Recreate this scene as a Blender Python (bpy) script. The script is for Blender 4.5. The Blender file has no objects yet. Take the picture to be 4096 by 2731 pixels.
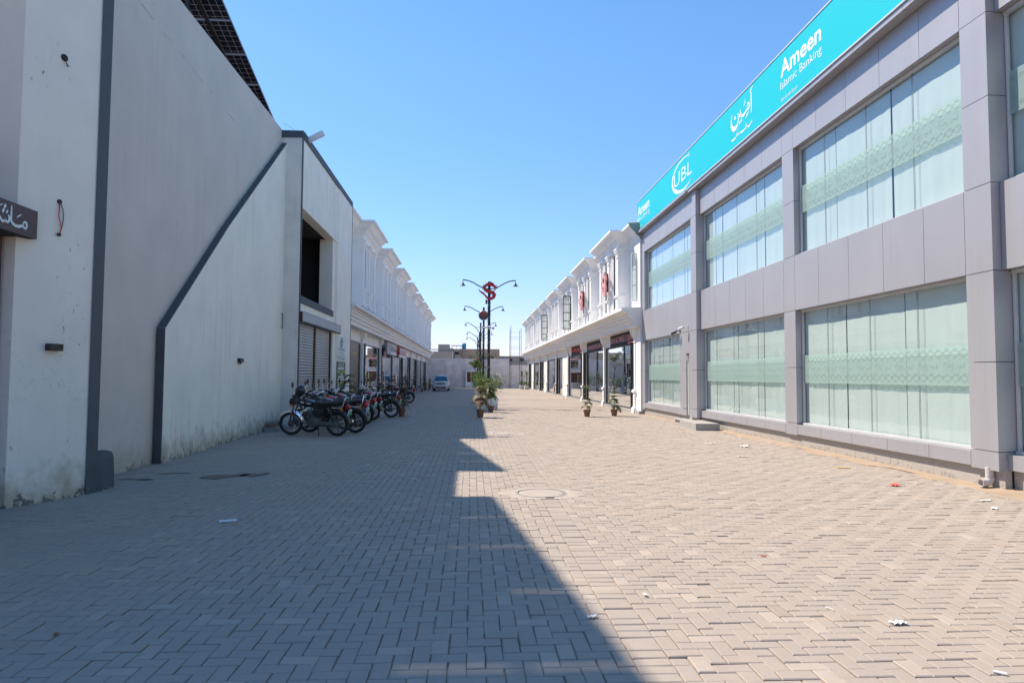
import bpy, bmesh, math, random
from mathutils import Vector, Matrix
scene = bpy.context.scene
COL = scene.collection
R_ = math.radians
# ------------------------------------------------------------------ camera
F_PX, H_EYE = 2731.0, 1.55
PITCH, YAW, ROLL = math.atan(140.5 / F_PX), math.atan(160.0 / F_PX), 0.006
cam_d = bpy.data.cameras.new('camera'); cam = bpy.data.objects.new('camera', cam_d); COL.objects.link(cam)
cam_d.sensor_width = 36.0; cam_d.lens = F_PX * 36.0 / 4096.0
cam_d.clip_start = 0.05; cam_d.clip_end = 3000
Rm = Matrix.Rotation(-YAW, 3, 'Z') @ Matrix.Rotation(PITCH, 3, 'X') @ Matrix.Rotation(-ROLL, 3, 'Y')
ax, fw, up = Rm @ Vector((1, 0, 0)), Rm @ Vector((0, 1, 0)), Rm @ Vector((0, 0, 1))
cam.matrix_world = Matrix((( ax.x, up.x, -fw.x, 0), (ax.y, up.y, -fw.y, 0), (ax.z, up.z, -fw.z, H_EYE), (0, 0, 0, 1)))
scene.camera = cam
# ------------------------------------------------------------------ light
SUN_A, SUN_E = R_(36), R_(52.4)          # azimuth of the sun, from -X towards +Y; elevation
world = bpy.data.worlds.new('World'); scene.world = world; world.use_nodes = True
wn = world.node_tree; wn.nodes.clear()
sky = wn.nodes.new('ShaderNodeTexSky'); sky.sky_type = 'NISHITA'; sky.sun_disc = False
sky.sun_elevation = SUN_E
sky.sun_rotation = R_(-90) + SUN_A
sky.altitude = 200; sky.air_density = 1.0; sky.dust_density = 0.1; sky.ozone_density = 2.2
hsv = wn.nodes.new('ShaderNodeHueSaturation'); hsv.inputs['Saturation'].default_value = 1.34
bgn = wn.nodes.new('ShaderNodeBackground'); bgn.inputs['Strength'].default_value = 0.110
out = wn.nodes.new('ShaderNodeOutputWorld')
gam = wn.nodes.new('ShaderNodeGamma'); gam.inputs['Gamma'].default_value = 0.82
wn.links.new(sky.outputs[0], gam.inputs['Color']); wn.links.new(gam.outputs[0], hsv.inputs['Color']); tint = wn.nodes.new('ShaderNodeMix'); tint.data_type = 'RGBA'; tint.blend_type = 'MULTIPLY'; tint.inputs[0].default_value = 1; tint.inputs[7].default_value = (1.0, .97, 1.0, 1)
wn.links.new(hsv.outputs[0], tint.inputs[6]); 
tco = wn.nodes.new('ShaderNodeTexCoord'); sxz = wn.nodes.new('ShaderNodeSeparateXYZ'); wn.links.new(tco.outputs['Generated'], sxz.inputs[0])
hzr = wn.nodes.new('ShaderNodeValToRGB'); wn.links.new(sxz.outputs['Z'], hzr.inputs[0])     # dusty blue towards the horizon, the same all round
hzr.color_ramp.elements[0].position = 0.0; hzr.color_ramp.elements[0].color = (.64, .58, .80, 1)
hzr.color_ramp.elements[1].position = .42; hzr.color_ramp.elements[1].color = (1, 1, 1, 1)
e_ = hzr.color_ramp.elements.new(.16); e_.color = (.84, .84, .95, 1)
dusk = wn.nodes.new('ShaderNodeMix'); dusk.data_type = 'RGBA'; dusk.blend_type = 'MULTIPLY'; dusk.inputs[0].default_value = 1
wn.links.new(tint.outputs[2], dusk.inputs[6]); wn.links.new(hzr.outputs[0], dusk.inputs[7]); wn.links.new(dusk.outputs[2], bgn.inputs['Color'])
wn.links.new(bgn.outputs[0], out.inputs['Surface'])
sun_d = bpy.data.lights.new('sun', 'SUN'); sun_d.energy = 2.6; sun_d.angle = R_(0.53); sun_d.color = (1.0, 0.885, 0.74)
sun = bpy.data.objects.new('sun', sun_d); COL.objects.link(sun)
Ldir = Vector((math.cos(SUN_E) * math.cos(SUN_A), -math.cos(SUN_E) * math.sin(SUN_A), -math.sin(SUN_E)))
sun.rotation_euler = Ldir.to_track_quat('-Z', 'Y').to_euler(); sun.location = (-20, 20, 40)
scene.view_settings.view_transform = 'Standard'; scene.view_settings.look = 'None'
scene.view_settings.exposure = 1.44; scene.view_settings.gamma = 1.0; scene.view_settings.use_curve_mapping = False
scene.render.engine = 'CYCLES'
try:
    scene.cycles.max_bounces = 8; scene.cycles.diffuse_bounces = 4; scene.cycles.glossy_bounces = 4
    scene.cycles.transmission_bounces = 6; scene.cycles.transparent_max_bounces = 12
    scene.cycles.use_denoising = True; scene.cycles.caustics_reflective = False; scene.cycles.caustics_refractive = False
except Exception: pass

# ------------------------------------------------------------------ mesh helpers
class MB:
    def __init__(s): s.v = []; s.f = []; s.m = []; s.mi = 0
    def quad(s, *p):
        b = len(s.v); s.v += [tuple(q) for q in p]; s.f.append(tuple(range(b, b + len(p)))); s.m.append(s.mi); return s
    def box(s, x0, x1, y0, y1, z0, z1):
        if x0 > x1: x0, x1 = x1, x0
        if y0 > y1: y0, y1 = y1, y0
        if z0 > z1: z0, z1 = z1, z0
        b = len(s.v)
        s.v += [(x0,y0,z0),(x1,y0,z0),(x1,y1,z0),(x0,y1,z0),(x0,y0,z1),(x1,y0,z1),(x1,y1,z1),(x0,y1,z1)]
        for f in ((0,3,2,1),(4,5,6,7),(0,1,5,4),(1,2,6,5),(2,3,7,6),(3,0,4,7)):
            s.f.append(tuple(b + i for i in f)); s.m.append(s.mi)
        return s
    def obox(s, c, u, v, w):                      # centre and three half-axis vectors
        c, u, v, w = Vector(c), Vector(u), Vector(v), Vector(w); b = len(s.v)
        for a, e, d in ((-1,-1,-1),(1,-1,-1),(1,1,-1),(-1,1,-1),(-1,-1,1),(1,-1,1),(1,1,1),(-1,1,1)):
            s.v.append(tuple(c + a * u + e * v + d * w))
        fl = u.cross(v).dot(w) < 0
        for f in ((0,3,2,1),(4,5,6,7),(0,1,5,4),(1,2,6,5),(2,3,7,6),(3,0,4,7)):
            f = f[::-1] if fl else f
            s.f.append(tuple(b + i for i in f)); s.m.append(s.mi)
        return s
    def ring_loft(s, rings, cap0=True, cap1=True, closed=True):
        b = len(s.v); n = len(rings[0])
        for r in rings: s.v += [tuple(p) for p in r]
        for i in range(len(rings) - 1):
            for j in range(n if closed else n - 1):
                k = (j + 1) % n
                s.f.append((b+i*n+j, b+i*n+k, b+(i+1)*n+k, b+(i+1)*n+j)); s.m.append(s.mi)
        if cap0 and n > 2: s.f.append(tuple(b + j for j in range(n))[::-1]); s.m.append(s.mi)
        if cap1 and n > 2: s.f.append(tuple(b + (len(rings)-1)*n + j for j in range(n))); s.m.append(s.mi)
        return s
    def tube(s, pts, r, n=8, caps=True):
        pts = [Vector(p) for p in pts]; rr = r if isinstance(r, (list, tuple)) else [r] * len(pts); rings = []
        ref = None
        for i, p in enumerate(pts):
            t = (pts[min(i+1, len(pts)-1)] - pts[max(i-1, 0)])
            t = t.normalized() if t.length > 1e-9 else Vector((0,0,1))
            if ref is None: ref = Vector((0,0,1)) if abs(t.z) < .9 else Vector((1,0,0))
            a = ref.cross(t)
            if a.length < 1e-6: a = Vector((0,1,0)).cross(t)
            a.normalize(); c = t.cross(a); ref = t.cross(a).cross(t) if False else ref
            rings.append([p + rr[i] * (math.cos(2*math.pi*j/n) * a + math.sin(2*math.pi*j/n) * c) for j in range(n)])
        return s.ring_loft(rings, caps, caps)
    def lathe(s, prof, c=(0,0,0), n=16, axis='z', cap0=True, cap1=True):
        rings = []
        for r, h in prof:
            ring = []
            for j in range(n):
                a = 2*math.pi*j/n; u, v = r*math.cos(a), r*math.sin(a)
                q = {'z': (u, v, h), 'y': (v, h, u), 'x': (h, u, v)}[axis]
                ring.append((c[0]+q[0], c[1]+q[1], c[2]+q[2]))
            rings.append(ring)
        return s.ring_loft(rings, cap0, cap1)
    def torus(s, c, R, r, axis='y', n=28, k=8, a0=0, a1=2*math.pi):
        full = abs(a1 - a0 - 2*math.pi) < 1e-6; rings = []
        m = n if full else n + 1
        for i in range(m):
            a = a0 + (a1-a0)*i/n; ring = []
            for j in range(k):
                b = 2*math.pi*j/k; d = R + r*math.cos(b); h = r*math.sin(b)
                q = {'y': (d*math.cos(a), h, d*math.sin(a)), 'x': (h, d*math.cos(a), d*math.sin(a)), 'z': (d*math.cos(a), d*math.sin(a), h)}[axis]
                ring.append((c[0]+q[0], c[1]+q[1], c[2]+q[2]))
            rings.append(ring)
        if full: rings.append(rings[0])
        return s.ring_loft(rings, not full, not full)
    def prism(s, poly, fn, a, b):                 # 2D outline, fn(u, v, w) -> 3D, w from a to b
        n = len(poly); base = len(s.v)
        s.v += [tuple(fn(u, v, a)) for u, v in poly] + [tuple(fn(u, v, b)) for u, v in poly]
        s.f.append(tuple(base + i for i in range(n))[::-1]); s.m.append(s.mi)
        s.f.append(tuple(base + n + i for i in range(n))); s.m.append(s.mi)
        for i in range(n):
            j = (i + 1) % n; s.f.append((base+i, base+j, base+n+j, base+n+i)); s.m.append(s.mi)
        return s
    def ribbon(s, pts, fn, th=0.0, w=None):       # pts (u, v, width); flat stroke, optional thickness
        n = len(pts); L = []; Rr = []
        for i in range(n):
            u0, v0 = pts[max(i-1,0)][:2]; u1, v1 = pts[min(i+1,n-1)][:2]
            dx, dy = u1-u0, v1-v0; l = math.hypot(dx, dy) or 1e-9
            hw = (w if w is not None else pts[i][2]) / 2
            L.append((pts[i][0]-dy/l*hw, pts[i][1]+dx/l*hw)); Rr.append((pts[i][0]+dy/l*hw, pts[i][1]-dx/l*hw))
        for i in range(n-1):
            if th: s.prism([L[i], L[i+1], Rr[i+1], Rr[i]], fn, 0, th)
            else: s.quad(fn(*L[i],0), fn(*L[i+1],0), fn(*Rr[i+1],0), fn(*Rr[i],0))
        return s
    def mesh(s, name, mats, smooth=None):
        me = bpy.data.meshes.new(name); me.from_pydata(s.v, [], s.f)
        for m in (mats if isinstance(mats, (list, tuple)) else [mats]): me.materials.append(m)
        me.polygons.foreach_set('material_index', s.m)
        bm = bmesh.new(); bm.from_mesh(me)
        bmesh.ops.recalc_face_normals(bm, faces=bm.faces); bm.to_mesh(me); bm.free()
        if smooth:
            me.polygons.foreach_set('use_smooth', [True]*len(me.polygons))
            try: me.set_sharp_from_angle(angle=R_(smooth))
            except Exception: pass
        me.update(); return me

WL = {}                                           # world location of every object I place
def link(o, parent=None, loc=None):
    COL.objects.link(o)
    if parent is not None: o.parent = parent
    if loc is not None: o.location = loc
    base = WL.get(parent, Vector((0,0,0))) if parent is not None else Vector((0,0,0))
    WL[o] = base + Vector(o.location); return o
def tag(o, label=None, cat=None, group=None, kind=None):
    if label: o['label'] = label
    if cat: o['category'] = cat
    if group: o['group'] = group
    if kind: o['kind'] = kind
    return o
def thing(name, label, cat, loc=(0,0,0), rz=0, group=None):
    o = bpy.data.objects.new(name, None); o.empty_display_size = .2; link(o, None, loc); o.rotation_euler = (0,0,rz)
    return tag(o, label, cat, group)
def part(name, mb, mats, parent=None, smooth=None, world=True):
    """one mesh object; geometry given in world coordinates unless world=False"""
    if world and parent is not None:
        d = WL[parent]; mb.v = [(x-d.x, y-d.y, z-d.z) for x, y, z in mb.v]
    o = bpy.data.objects.new(name, mb.mesh(name, mats, smooth)); return link(o, parent)
def solo(name, mb, mats, label, cat, loc, group=None, smooth=None, kind=None):
    """a thing that is one mesh, origin at its base"""
    mb.v = [(x-loc[0], y-loc[1], z-loc[2]) for x, y, z in mb.v]
    o = bpy.data.objects.new(name, mb.mesh(name, mats, smooth)); link(o, None, loc); return tag(o, label, cat, group, kind)
def inst(src, parent, loc):
    o = src.copy(); return link(o, parent, loc)
def copy_tree(src, parent=None):
    o = src.copy(); COL.objects.link(o)
    if parent is not None: o.parent = parent
    WL[o] = Vector(o.location)
    for ch in list(src.children): copy_tree(ch, o)
    return o
def text_mesh(s, bold=0.0, res=3, spacing=1.0):
    cu = bpy.data.curves.new('txt', 'FONT'); cu.body = s; cu.size = 1; cu.offset = bold; cu.resolution_u = res; cu.space_character = spacing
    o = bpy.data.objects.new('txt', cu); COL.objects.link(o)
    dg = bpy.context.evaluated_depsgraph_get(); me = bpy.data.meshes.new_from_object(o.evaluated_get(dg))
    v = [tuple(p.co) for p in me.vertices]; f = [tuple(p.vertices) for p in me.polygons]
    bpy.data.objects.remove(o); bpy.data.curves.remove(cu); bpy.data.meshes.remove(me)
    return v, f
def fit_text(mb, s, fn, u0, u1, v0, v1, bold=0.0, th=0.0, shear=0.0, spacing=1.0):
    """letters of s stretched to the rectangle u0..u1 x v0..v1 of the plane fn(u, v, w)"""
    v, f = text_mesh(s, bold, spacing=spacing)
    if not v: return mb
    xs = [p[0] for p in v]; ys = [p[1] for p in v]; ax0, ax1, ay0, ay1 = min(xs), max(xs), min(ys), max(ys)
    b = len(mb.v); pts = []
    for p in v:
        pu = (p[0]-ax0)/(ax1-ax0); pv = (p[1]-ay0)/(ay1-ay0)
        pts.append((u0+(u1-u0)*pu + shear*pv*(v1-v0), v0+(v1-v0)*pv))
    mb.v += [tuple(fn(u, w, th)) for u, w in pts]
    for q in f: mb.f.append(tuple(b+i for i in q)); mb.m.append(mb.mi)
    if th:                                        # side walls along boundary edges
        cnt = {}
        for q in f:
            for i in range(len(q)):
                e = (q[i], q[(i+1) % len(q)]); cnt[e] = cnt.get(e, 0) + 1
        b2 = len(mb.v); mb.v += [tuple(fn(u, w, 0)) for u, w in pts]
        for (i, j) in cnt:
            if (j, i) not in cnt: mb.f.append((b+i, b2+i, b2+j, b+j)); mb.m.append(mb.mi)
    return mb
# hand drawn strokes (along, height, width) in metres
AR = [[[16.851, 8.91, 0.05], [16.847, 8.626, 0.07], [16.843, 8.411, 0.04], [16.846, 8.331, 0.01]], [[16.739, 9.022, 0.02], [16.843, 8.973, 0.05], [16.942, 8.921, 0.02]], [[17.115, 8.607, 0.03], [17.08, 8.681, 0.05], [17.007, 8.692, 0.06], [16.964, 8.62, 0.06], [17.002, 8.541, 0.07], [17.117, 8.553, 0.06], [17.218, 8.518, 0.06], [17.355, 8.489, 0.08], [17.491, 8.521, 0.08], [17.551, 8.607, 0.05], [17.565, 8.731, 0.02]], [[17.491, 8.521, 0.06], [17.594, 8.561, 0.06], [17.698, 8.622, 0.05], [17.738, 8.708, 0.02]], [[17.698, 8.622, 0.05], [17.695, 8.495, 0.06], [17.758, 8.378, 0.08], [17.921, 8.34, 0.12], [18.085, 8.372, 0.13], [18.182, 8.493, 0.11], [18.2, 8.644, 0.06], [18.136, 8.806, 0.02]], [[17.979, 8.624, 0.09], [17.884, 8.645, 0.09]], [[17.628, 8.378, 0.07], [17.564, 8.389, 0.07]], [[17.522, 8.401, 0.07], [17.453, 8.416, 0.07]], [[17.206, 8.363, 0.02], [17.104, 8.419, 0.05], [16.994, 8.457, 0.02]], [[17.279, 8.768, 0.02], [17.243, 8.829, 0.03], [17.2, 8.9, 0.01]], [[17.32, 8.737, 0.05], [17.279, 8.748, 0.05]], [[17.245, 8.768, 0.03], [17.194, 8.788, 0.03]], [[16.827, 8.191, 0.01], [16.811, 8.091, 0.03]], [[16.835, 8.14, 0.02], [16.934, 8.084, 0.035], [17.032, 8.074, 0.045], [17.13, 8.097, 0.03]], [[17.176, 8.243, 0.01], [17.147, 8.082, 0.03]], [[17.147, 8.082, 0.03], [17.231, 8.086, 0.03], [17.194, 8.195, 0.02]], [[17.23, 8.113, 0.02], [17.332, 8.082, 0.04], [17.469, 8.084, 0.06], [17.59, 8.107, 0.03]], [[17.625, 8.106, 0.03], [17.713, 8.102, 0.03], [17.729, 8.157, 0.02]], [[17.73, 8.116, 0.03], [17.802, 8.099, 0.04], [17.856, 8.09, 0.03], [17.824, 8.22, 0.02]], [[17.827, 8.094, 0.03], [17.929, 8.074, 0.04], [18.075, 8.068, 0.06], [18.193, 8.088, 0.04]], [[17.728, 8.213, 0.02], [17.701, 8.273, 0.01]], [[17.798, 8.252, 0.02], [17.772, 8.285, 0.01]]]
SW = [[[21.892, 8.938, 0.05], [21.967, 8.946, 0.03], [22.429, 8.986, 0.04], [22.965, 8.974, 0.05], [23.444, 8.851, 0.075], [23.737, 8.645, 0.11], [23.783, 8.415, 0.14], [23.63, 8.207, 0.15], [23.263, 8.033, 0.14], [22.852, 7.943, 0.1], [22.4, 7.926, 0.07], [21.989, 7.981, 0.04], [21.689, 8.07, 0.01]], [[21.9, 8.992, 0.08], [21.902, 8.936, 0.1], [21.903, 8.88, 0.08]]]
BR = [[[8.132, 3.262, 0.015], [8.148, 3.296, 0.025], [8.177, 3.31, 0.03], [8.201, 3.291, 0.035], [8.202, 3.255, 0.035], [8.187, 3.229, 0.02], [8.156, 3.239, 0.03], [8.134, 3.256, 0.03], [8.101, 3.245, 0.035], [8.06, 3.232, 0.035], [8.011, 3.229, 0.033], [7.961, 3.243, 0.033], [7.931, 3.271, 0.033], [7.929, 3.342, 0.03], [7.931, 3.44, 0.02]], [[7.88, 3.325, 0.02], [7.902, 3.3, 0.035], [7.9, 3.264, 0.035], [7.878, 3.24, 0.03], [7.846, 3.249, 0.035], [7.825, 3.274, 0.02]], [[7.834, 3.271, 0.02], [7.822, 3.246, 0.03], [7.792, 3.231, 0.033], [7.768, 3.25, 0.033], [7.747, 3.277, 0.03]], [[7.808, 3.415, 0.05], [7.836, 3.4, 0.05]], [[7.784, 3.363, 0.05], [7.812, 3.346, 0.05]], [[7.85, 3.361, 0.045], [7.871, 3.349, 0.045]], [[8.025, 3.327, 0.01], [8.061, 3.354, 0.018], [8.105, 3.379, 0.008]], [[7.739, 3.398, 0.012], [7.761, 3.411, 0.014], [7.787, 3.427, 0.006]]]
DR = [[[1.216, 6.033, 0.03], [1.171, 6.047, 0.1], [1.066, 6.121, 0.16], [0.946, 6.194, 0.22], [0.797, 6.213, 0.2], [0.663, 6.16, 0.17], [0.584, 6.054, 0.15], [0.605, 5.919, 0.17], [0.725, 5.846, 0.2], [0.904, 5.812, 0.21], [1.039, 5.775, 0.2], [1.099, 5.686, 0.19], [1.055, 5.566, 0.19], [0.952, 5.489, 0.18], [0.848, 5.458, 0.16], [0.728, 5.51, 0.13], [0.623, 5.635, 0.1], [0.533, 5.724, 0.1], [0.428, 5.797, 0.11], [0.338, 5.856, 0.06], [0.292, 5.99, 0.01]], [[1.068, 5.941, 0.09], [1.142, 5.936, 0.05]], [[0.946, 6.209, 0.08], [0.915, 6.329, 0.04]], [[1.051, 6.15, 0.06], [1.011, 6.285, 0.02]], [[0.53, 6.053, 0.05], [0.493, 6.137, 0.01]], [[0.559, 6.174, 0.05], [0.505, 6.119, 0.01]], [[0.92, 5.714, 0.05], [0.995, 5.655, 0.06], [1.025, 5.61, 0.04]], [[0.533, 5.724, 0.05], [0.547, 5.799, 0.01]], [[1.186, 6.137, 0.04], [1.17, 6.197, 0.01]], [[1.202, 5.987, 0.05], [1.24, 6.033, 0.03], [1.231, 6.078, 0.01]]]
# ------------------------------------------------------------------ materials
def newmat(name):
    m = bpy.data.materials.new(name); m.use_nodes = True; nt = m.node_tree; nt.nodes.clear()
    o = nt.nodes.new('ShaderNodeOutputMaterial'); return m, nt, o
def N(nt, t, **kw):
    n = nt.nodes.new(t)
    for k, v in kw.items():
        if k in n.inputs.keys(): n.inputs[k].default_value = v
        else: setattr(n, k, v)
    return n
def rgba(c): return (c[0], c[1], c[2], 1)
def ramp(nt, fac, p0, p1, c0=(0,0,0), c1=(1,1,1)):
    r = nt.nodes.new('ShaderNodeValToRGB'); e = r.color_ramp.elements
    e[0].position = p0; e[1].position = p1; e[0].color = rgba(c0); e[1].color = rgba(c1)
    nt.links.new(fac, r.inputs[0]); return r.outputs[0]
def mixc(nt, fac, a, b, blend='MIX'):
    m = nt.nodes.new('ShaderNodeMix'); m.data_type = 'RGBA'; m.blend_type = blend
    for sock, val in ((m.inputs[0], fac), (m.inputs[6], a), (m.inputs[7], b)):
        if hasattr(val, 'is_output'): nt.links.new(val, sock)
        elif isinstance(val, (int, float)): sock.default_value = val
        else: sock.default_value = rgba(val)
    return m.outputs[2]
def noise(nt, vec, scale, detail=4, rough=.55, mapping=None):
    if mapping:
        mp = N(nt, 'ShaderNodeMapping'); mp.inputs['Scale'].default_value = mapping; nt.links.new(vec, mp.inputs[0]); vec = mp.outputs[0]
    n = N(nt, 'ShaderNodeTexNoise', Scale=scale, Detail=detail, Roughness=rough); nt.links.new(vec, n.inputs['Vector']); return n.outputs['Fac']
def mathn(nt, op, a, b=0.0):
    n = nt.nodes.new('ShaderNodeMath'); n.operation = op
    for s, v in ((n.inputs[0], a), (n.inputs[1], b)):
        if hasattr(v, 'is_output'): nt.links.new(v, s)
        else: s.default_value = v
    return n.outputs[0]
def mk(name, col, rough=.6, var=.08, scale=3.0, bump=0.0, bscale=60.0, metal=0.0, spec=.5, streak=0.0, dirt=0.0, scuff=0.0, scol=(.25,.15,.08), coat=0.0, rnd=0.0, speck=0.0):
    m, nt, o = newmat(name); L = nt.links
    p = N(nt, 'ShaderNodeBsdfPrincipled'); L.new(p.outputs[0], o.inputs[0])
    p.inputs['Roughness'].default_value = rough; p.inputs['Metallic'].default_value = metal
    p.inputs['Specular IOR Level'].default_value = spec; p.inputs['Coat Weight'].default_value = coat
    geo = N(nt, 'ShaderNodeNewGeometry'); pos = geo.outputs['Position']
    n1 = noise(nt, pos, scale, 5)
    c = mixc(nt, ramp(nt, n1, .3, .7), [x*(1-var) for x in col], [min(1, x*(1+var)) for x in col])
    if speck:
        sp = noise(nt, pos, 190, 2, .7); c = mixc(nt, mathn(nt, 'MULTIPLY', ramp(nt, sp, .47, .6), speck), c, [x*.45 for x in col])
        sp2 = noise(nt, pos, 120, 2, .7); c = mixc(nt, mathn(nt, 'MULTIPLY', ramp(nt, sp2, .52, .62), speck), c, [min(1, x*1.45) for x in col])
    if streak:
        s1 = noise(nt, pos, 1.0, 4, .6, (7, 7, .22)); s2 = noise(nt, pos, .5, 3)
        f = mathn(nt, 'MULTIPLY', mathn(nt, 'MULTIPLY', ramp(nt, s1, .5, .75), ramp(nt, s2, .4, .65)), streak)
        c = mixc(nt, f, c, [col[0]*.72, col[1]*.66, col[2]*.55])
    if dirt:
        sx = N(nt, 'ShaderNodeSeparateXYZ'); L.new(pos, sx.inputs[0])
        nz = noise(nt, pos, 3.5, 6, .65)
        h = mathn(nt, 'ADD', sx.outputs['Z'], mathn(nt, 'MULTIPLY', mathn(nt, 'SUBTRACT', nz, .5), -1.3))
        f = mathn(nt, 'MULTIPLY', ramp(nt, h, .05, .5, (1,1,1), (0,0,0)), dirt)
        c = mixc(nt, f, c, [.40, .34, .24])
        f2 = ramp(nt, mathn(nt, 'ADD', sx.outputs['Z'], mathn(nt, 'MULTIPLY', mathn(nt, 'SUBTRACT', noise(nt, pos, 9, 5, .7), .5), 1.2)), -.12, -.06, (1,1,1), (0,0,0))
        c = mixc(nt, mathn(nt, 'MULTIPLY', f2, dirt), c, [.10, .10, .10])
    if dirt and dirt > .5:                       # hairline cracks and trowel patches
        ck = noise(nt, pos, .9, 7, .55); cd = mathn(nt, 'ABSOLUTE', mathn(nt, 'SUBTRACT', ck, .5))
        cm = mathn(nt, 'MULTIPLY', ramp(nt, cd, .0012, .0035, (1,1,1), (0,0,0)), ramp(nt, noise(nt, pos, .55, 2), .5, .6))
        c = mixc(nt, mathn(nt, 'MULTIPLY', cm, .28), c, [x*.35 for x in col])
        tw = noise(nt, pos, .45, 3, .5, (1, 1, .6)); c = mixc(nt, mathn(nt, 'MULTIPLY', ramp(nt, tw, .5, .7), .22), c, [x*.72 for x in col])
    if scuff:
        a = noise(nt, pos, 1.1, 2); b = noise(nt, pos, 14, 6, .75, (1, 1, .55))
        f = mathn(nt, 'MULTIPLY', mathn(nt, 'MULTIPLY', ramp(nt, a, .55, .62), ramp(nt, b, .61, .66)), scuff)
        c = mixc(nt, f, c, scol)
    if rnd:
        oi = N(nt, 'ShaderNodeObjectInfo')
        f = mathn(nt, 'MULTIPLY', oi.outputs['Random'], rnd); c = mixc(nt, f, c, [x*.75 for x in col])
    L.new(c, p.inputs['Base Color'])
    if bump:
        nb = noise(nt, pos, bscale, 4, .6); bn = N(nt, 'ShaderNodeBump', Strength=bump, Distance=.01); L.new(nb, bn.inputs['Height']); L.new(bn.outputs[0], p.inputs['Normal'])
        r = N(nt, 'ShaderNodeMapRange'); L.new(n1, r.inputs[0]); r.inputs[3].default_value = rough*.85; r.inputs[4].default_value = min(1, rough*1.15); L.new(r.outputs[0], p.inputs['Roughness'])
    return m
def glassmat(name, tint, gloss=1.0, rough=.0, ior=1.5, body=None, bodyf=0.0):
    m, nt, o = newmat(name); L = nt.links
    t = N(nt, 'ShaderNodeBsdfTransparent', Color=rgba(tint)); g = N(nt, 'ShaderNodeBsdfGlossy', Roughness=rough); g.inputs['Color'].default_value = (.95,.97,.97,1)
    base = t.outputs[0]
    if body:
        d = N(nt, 'ShaderNodeBsdfDiffuse', Color=rgba(body)); mx = N(nt, 'ShaderNodeMixShader', Fac=bodyf); L.new(base, mx.inputs[1]); L.new(d.outputs[0], mx.inputs[2]); base = mx.outputs[0]
    lw = N(nt, 'ShaderNodeLayerWeight', Blend=.5); f0 = ((ior-1)/(ior+1))**2
    frf = mathn(nt, 'ADD', f0, mathn(nt, 'MULTIPLY', mathn(nt, 'POWER', lw.outputs['Facing'], 5.0), 1-f0))
    pos = N(nt, 'ShaderNodeNewGeometry').outputs['Position']
    nb = noise(nt, pos, .9, 1); bn = N(nt, 'ShaderNodeBump', Strength=.06, Distance=.02); L.new(nb, bn.inputs['Height']); L.new(bn.outputs[0], g.inputs['Normal'])
    f = mathn(nt, 'MINIMUM', mathn(nt, 'MULTIPLY', frf, gloss), .95)
    mx = N(nt, 'ShaderNodeMixShader'); L.new(f, mx.inputs[0]); L.new(base, mx.inputs[1]); L.new(g.outputs[0], mx.inputs[2]); L.new(mx.outputs[0], o.inputs[0]); return m
def leafmat(name, c1, c2, c3, trans=.35):
    m, nt, o = newmat(name); L = nt.links
    pos = N(nt, 'ShaderNodeNewGeometry').outputs['Position']
    a = N(nt, 'ShaderNodeAttribute', attribute_name='tone')
    n1 = noise(nt, pos, 6, 3)
    c = mixc(nt, ramp(nt, n1, .35, .65), c1, c2); c = mixc(nt, ramp(nt, a.outputs['Fac'], .6, .95), c, c3)
    d = N(nt, 'ShaderNodeBsdfPrincipled', Roughness=.5); L.new(c, d.inputs['Base Color'])
    t = N(nt, 'ShaderNodeBsdfTranslucent'); L.new(c, t.inputs['Color'])
    mx = N(nt, 'ShaderNodeMixShader', Fac=trans); L.new(d.outputs[0], mx.inputs[1]); L.new(t.outputs[0], mx.inputs[2]); L.new(mx.outputs[0], o.inputs[0]); return m
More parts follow.
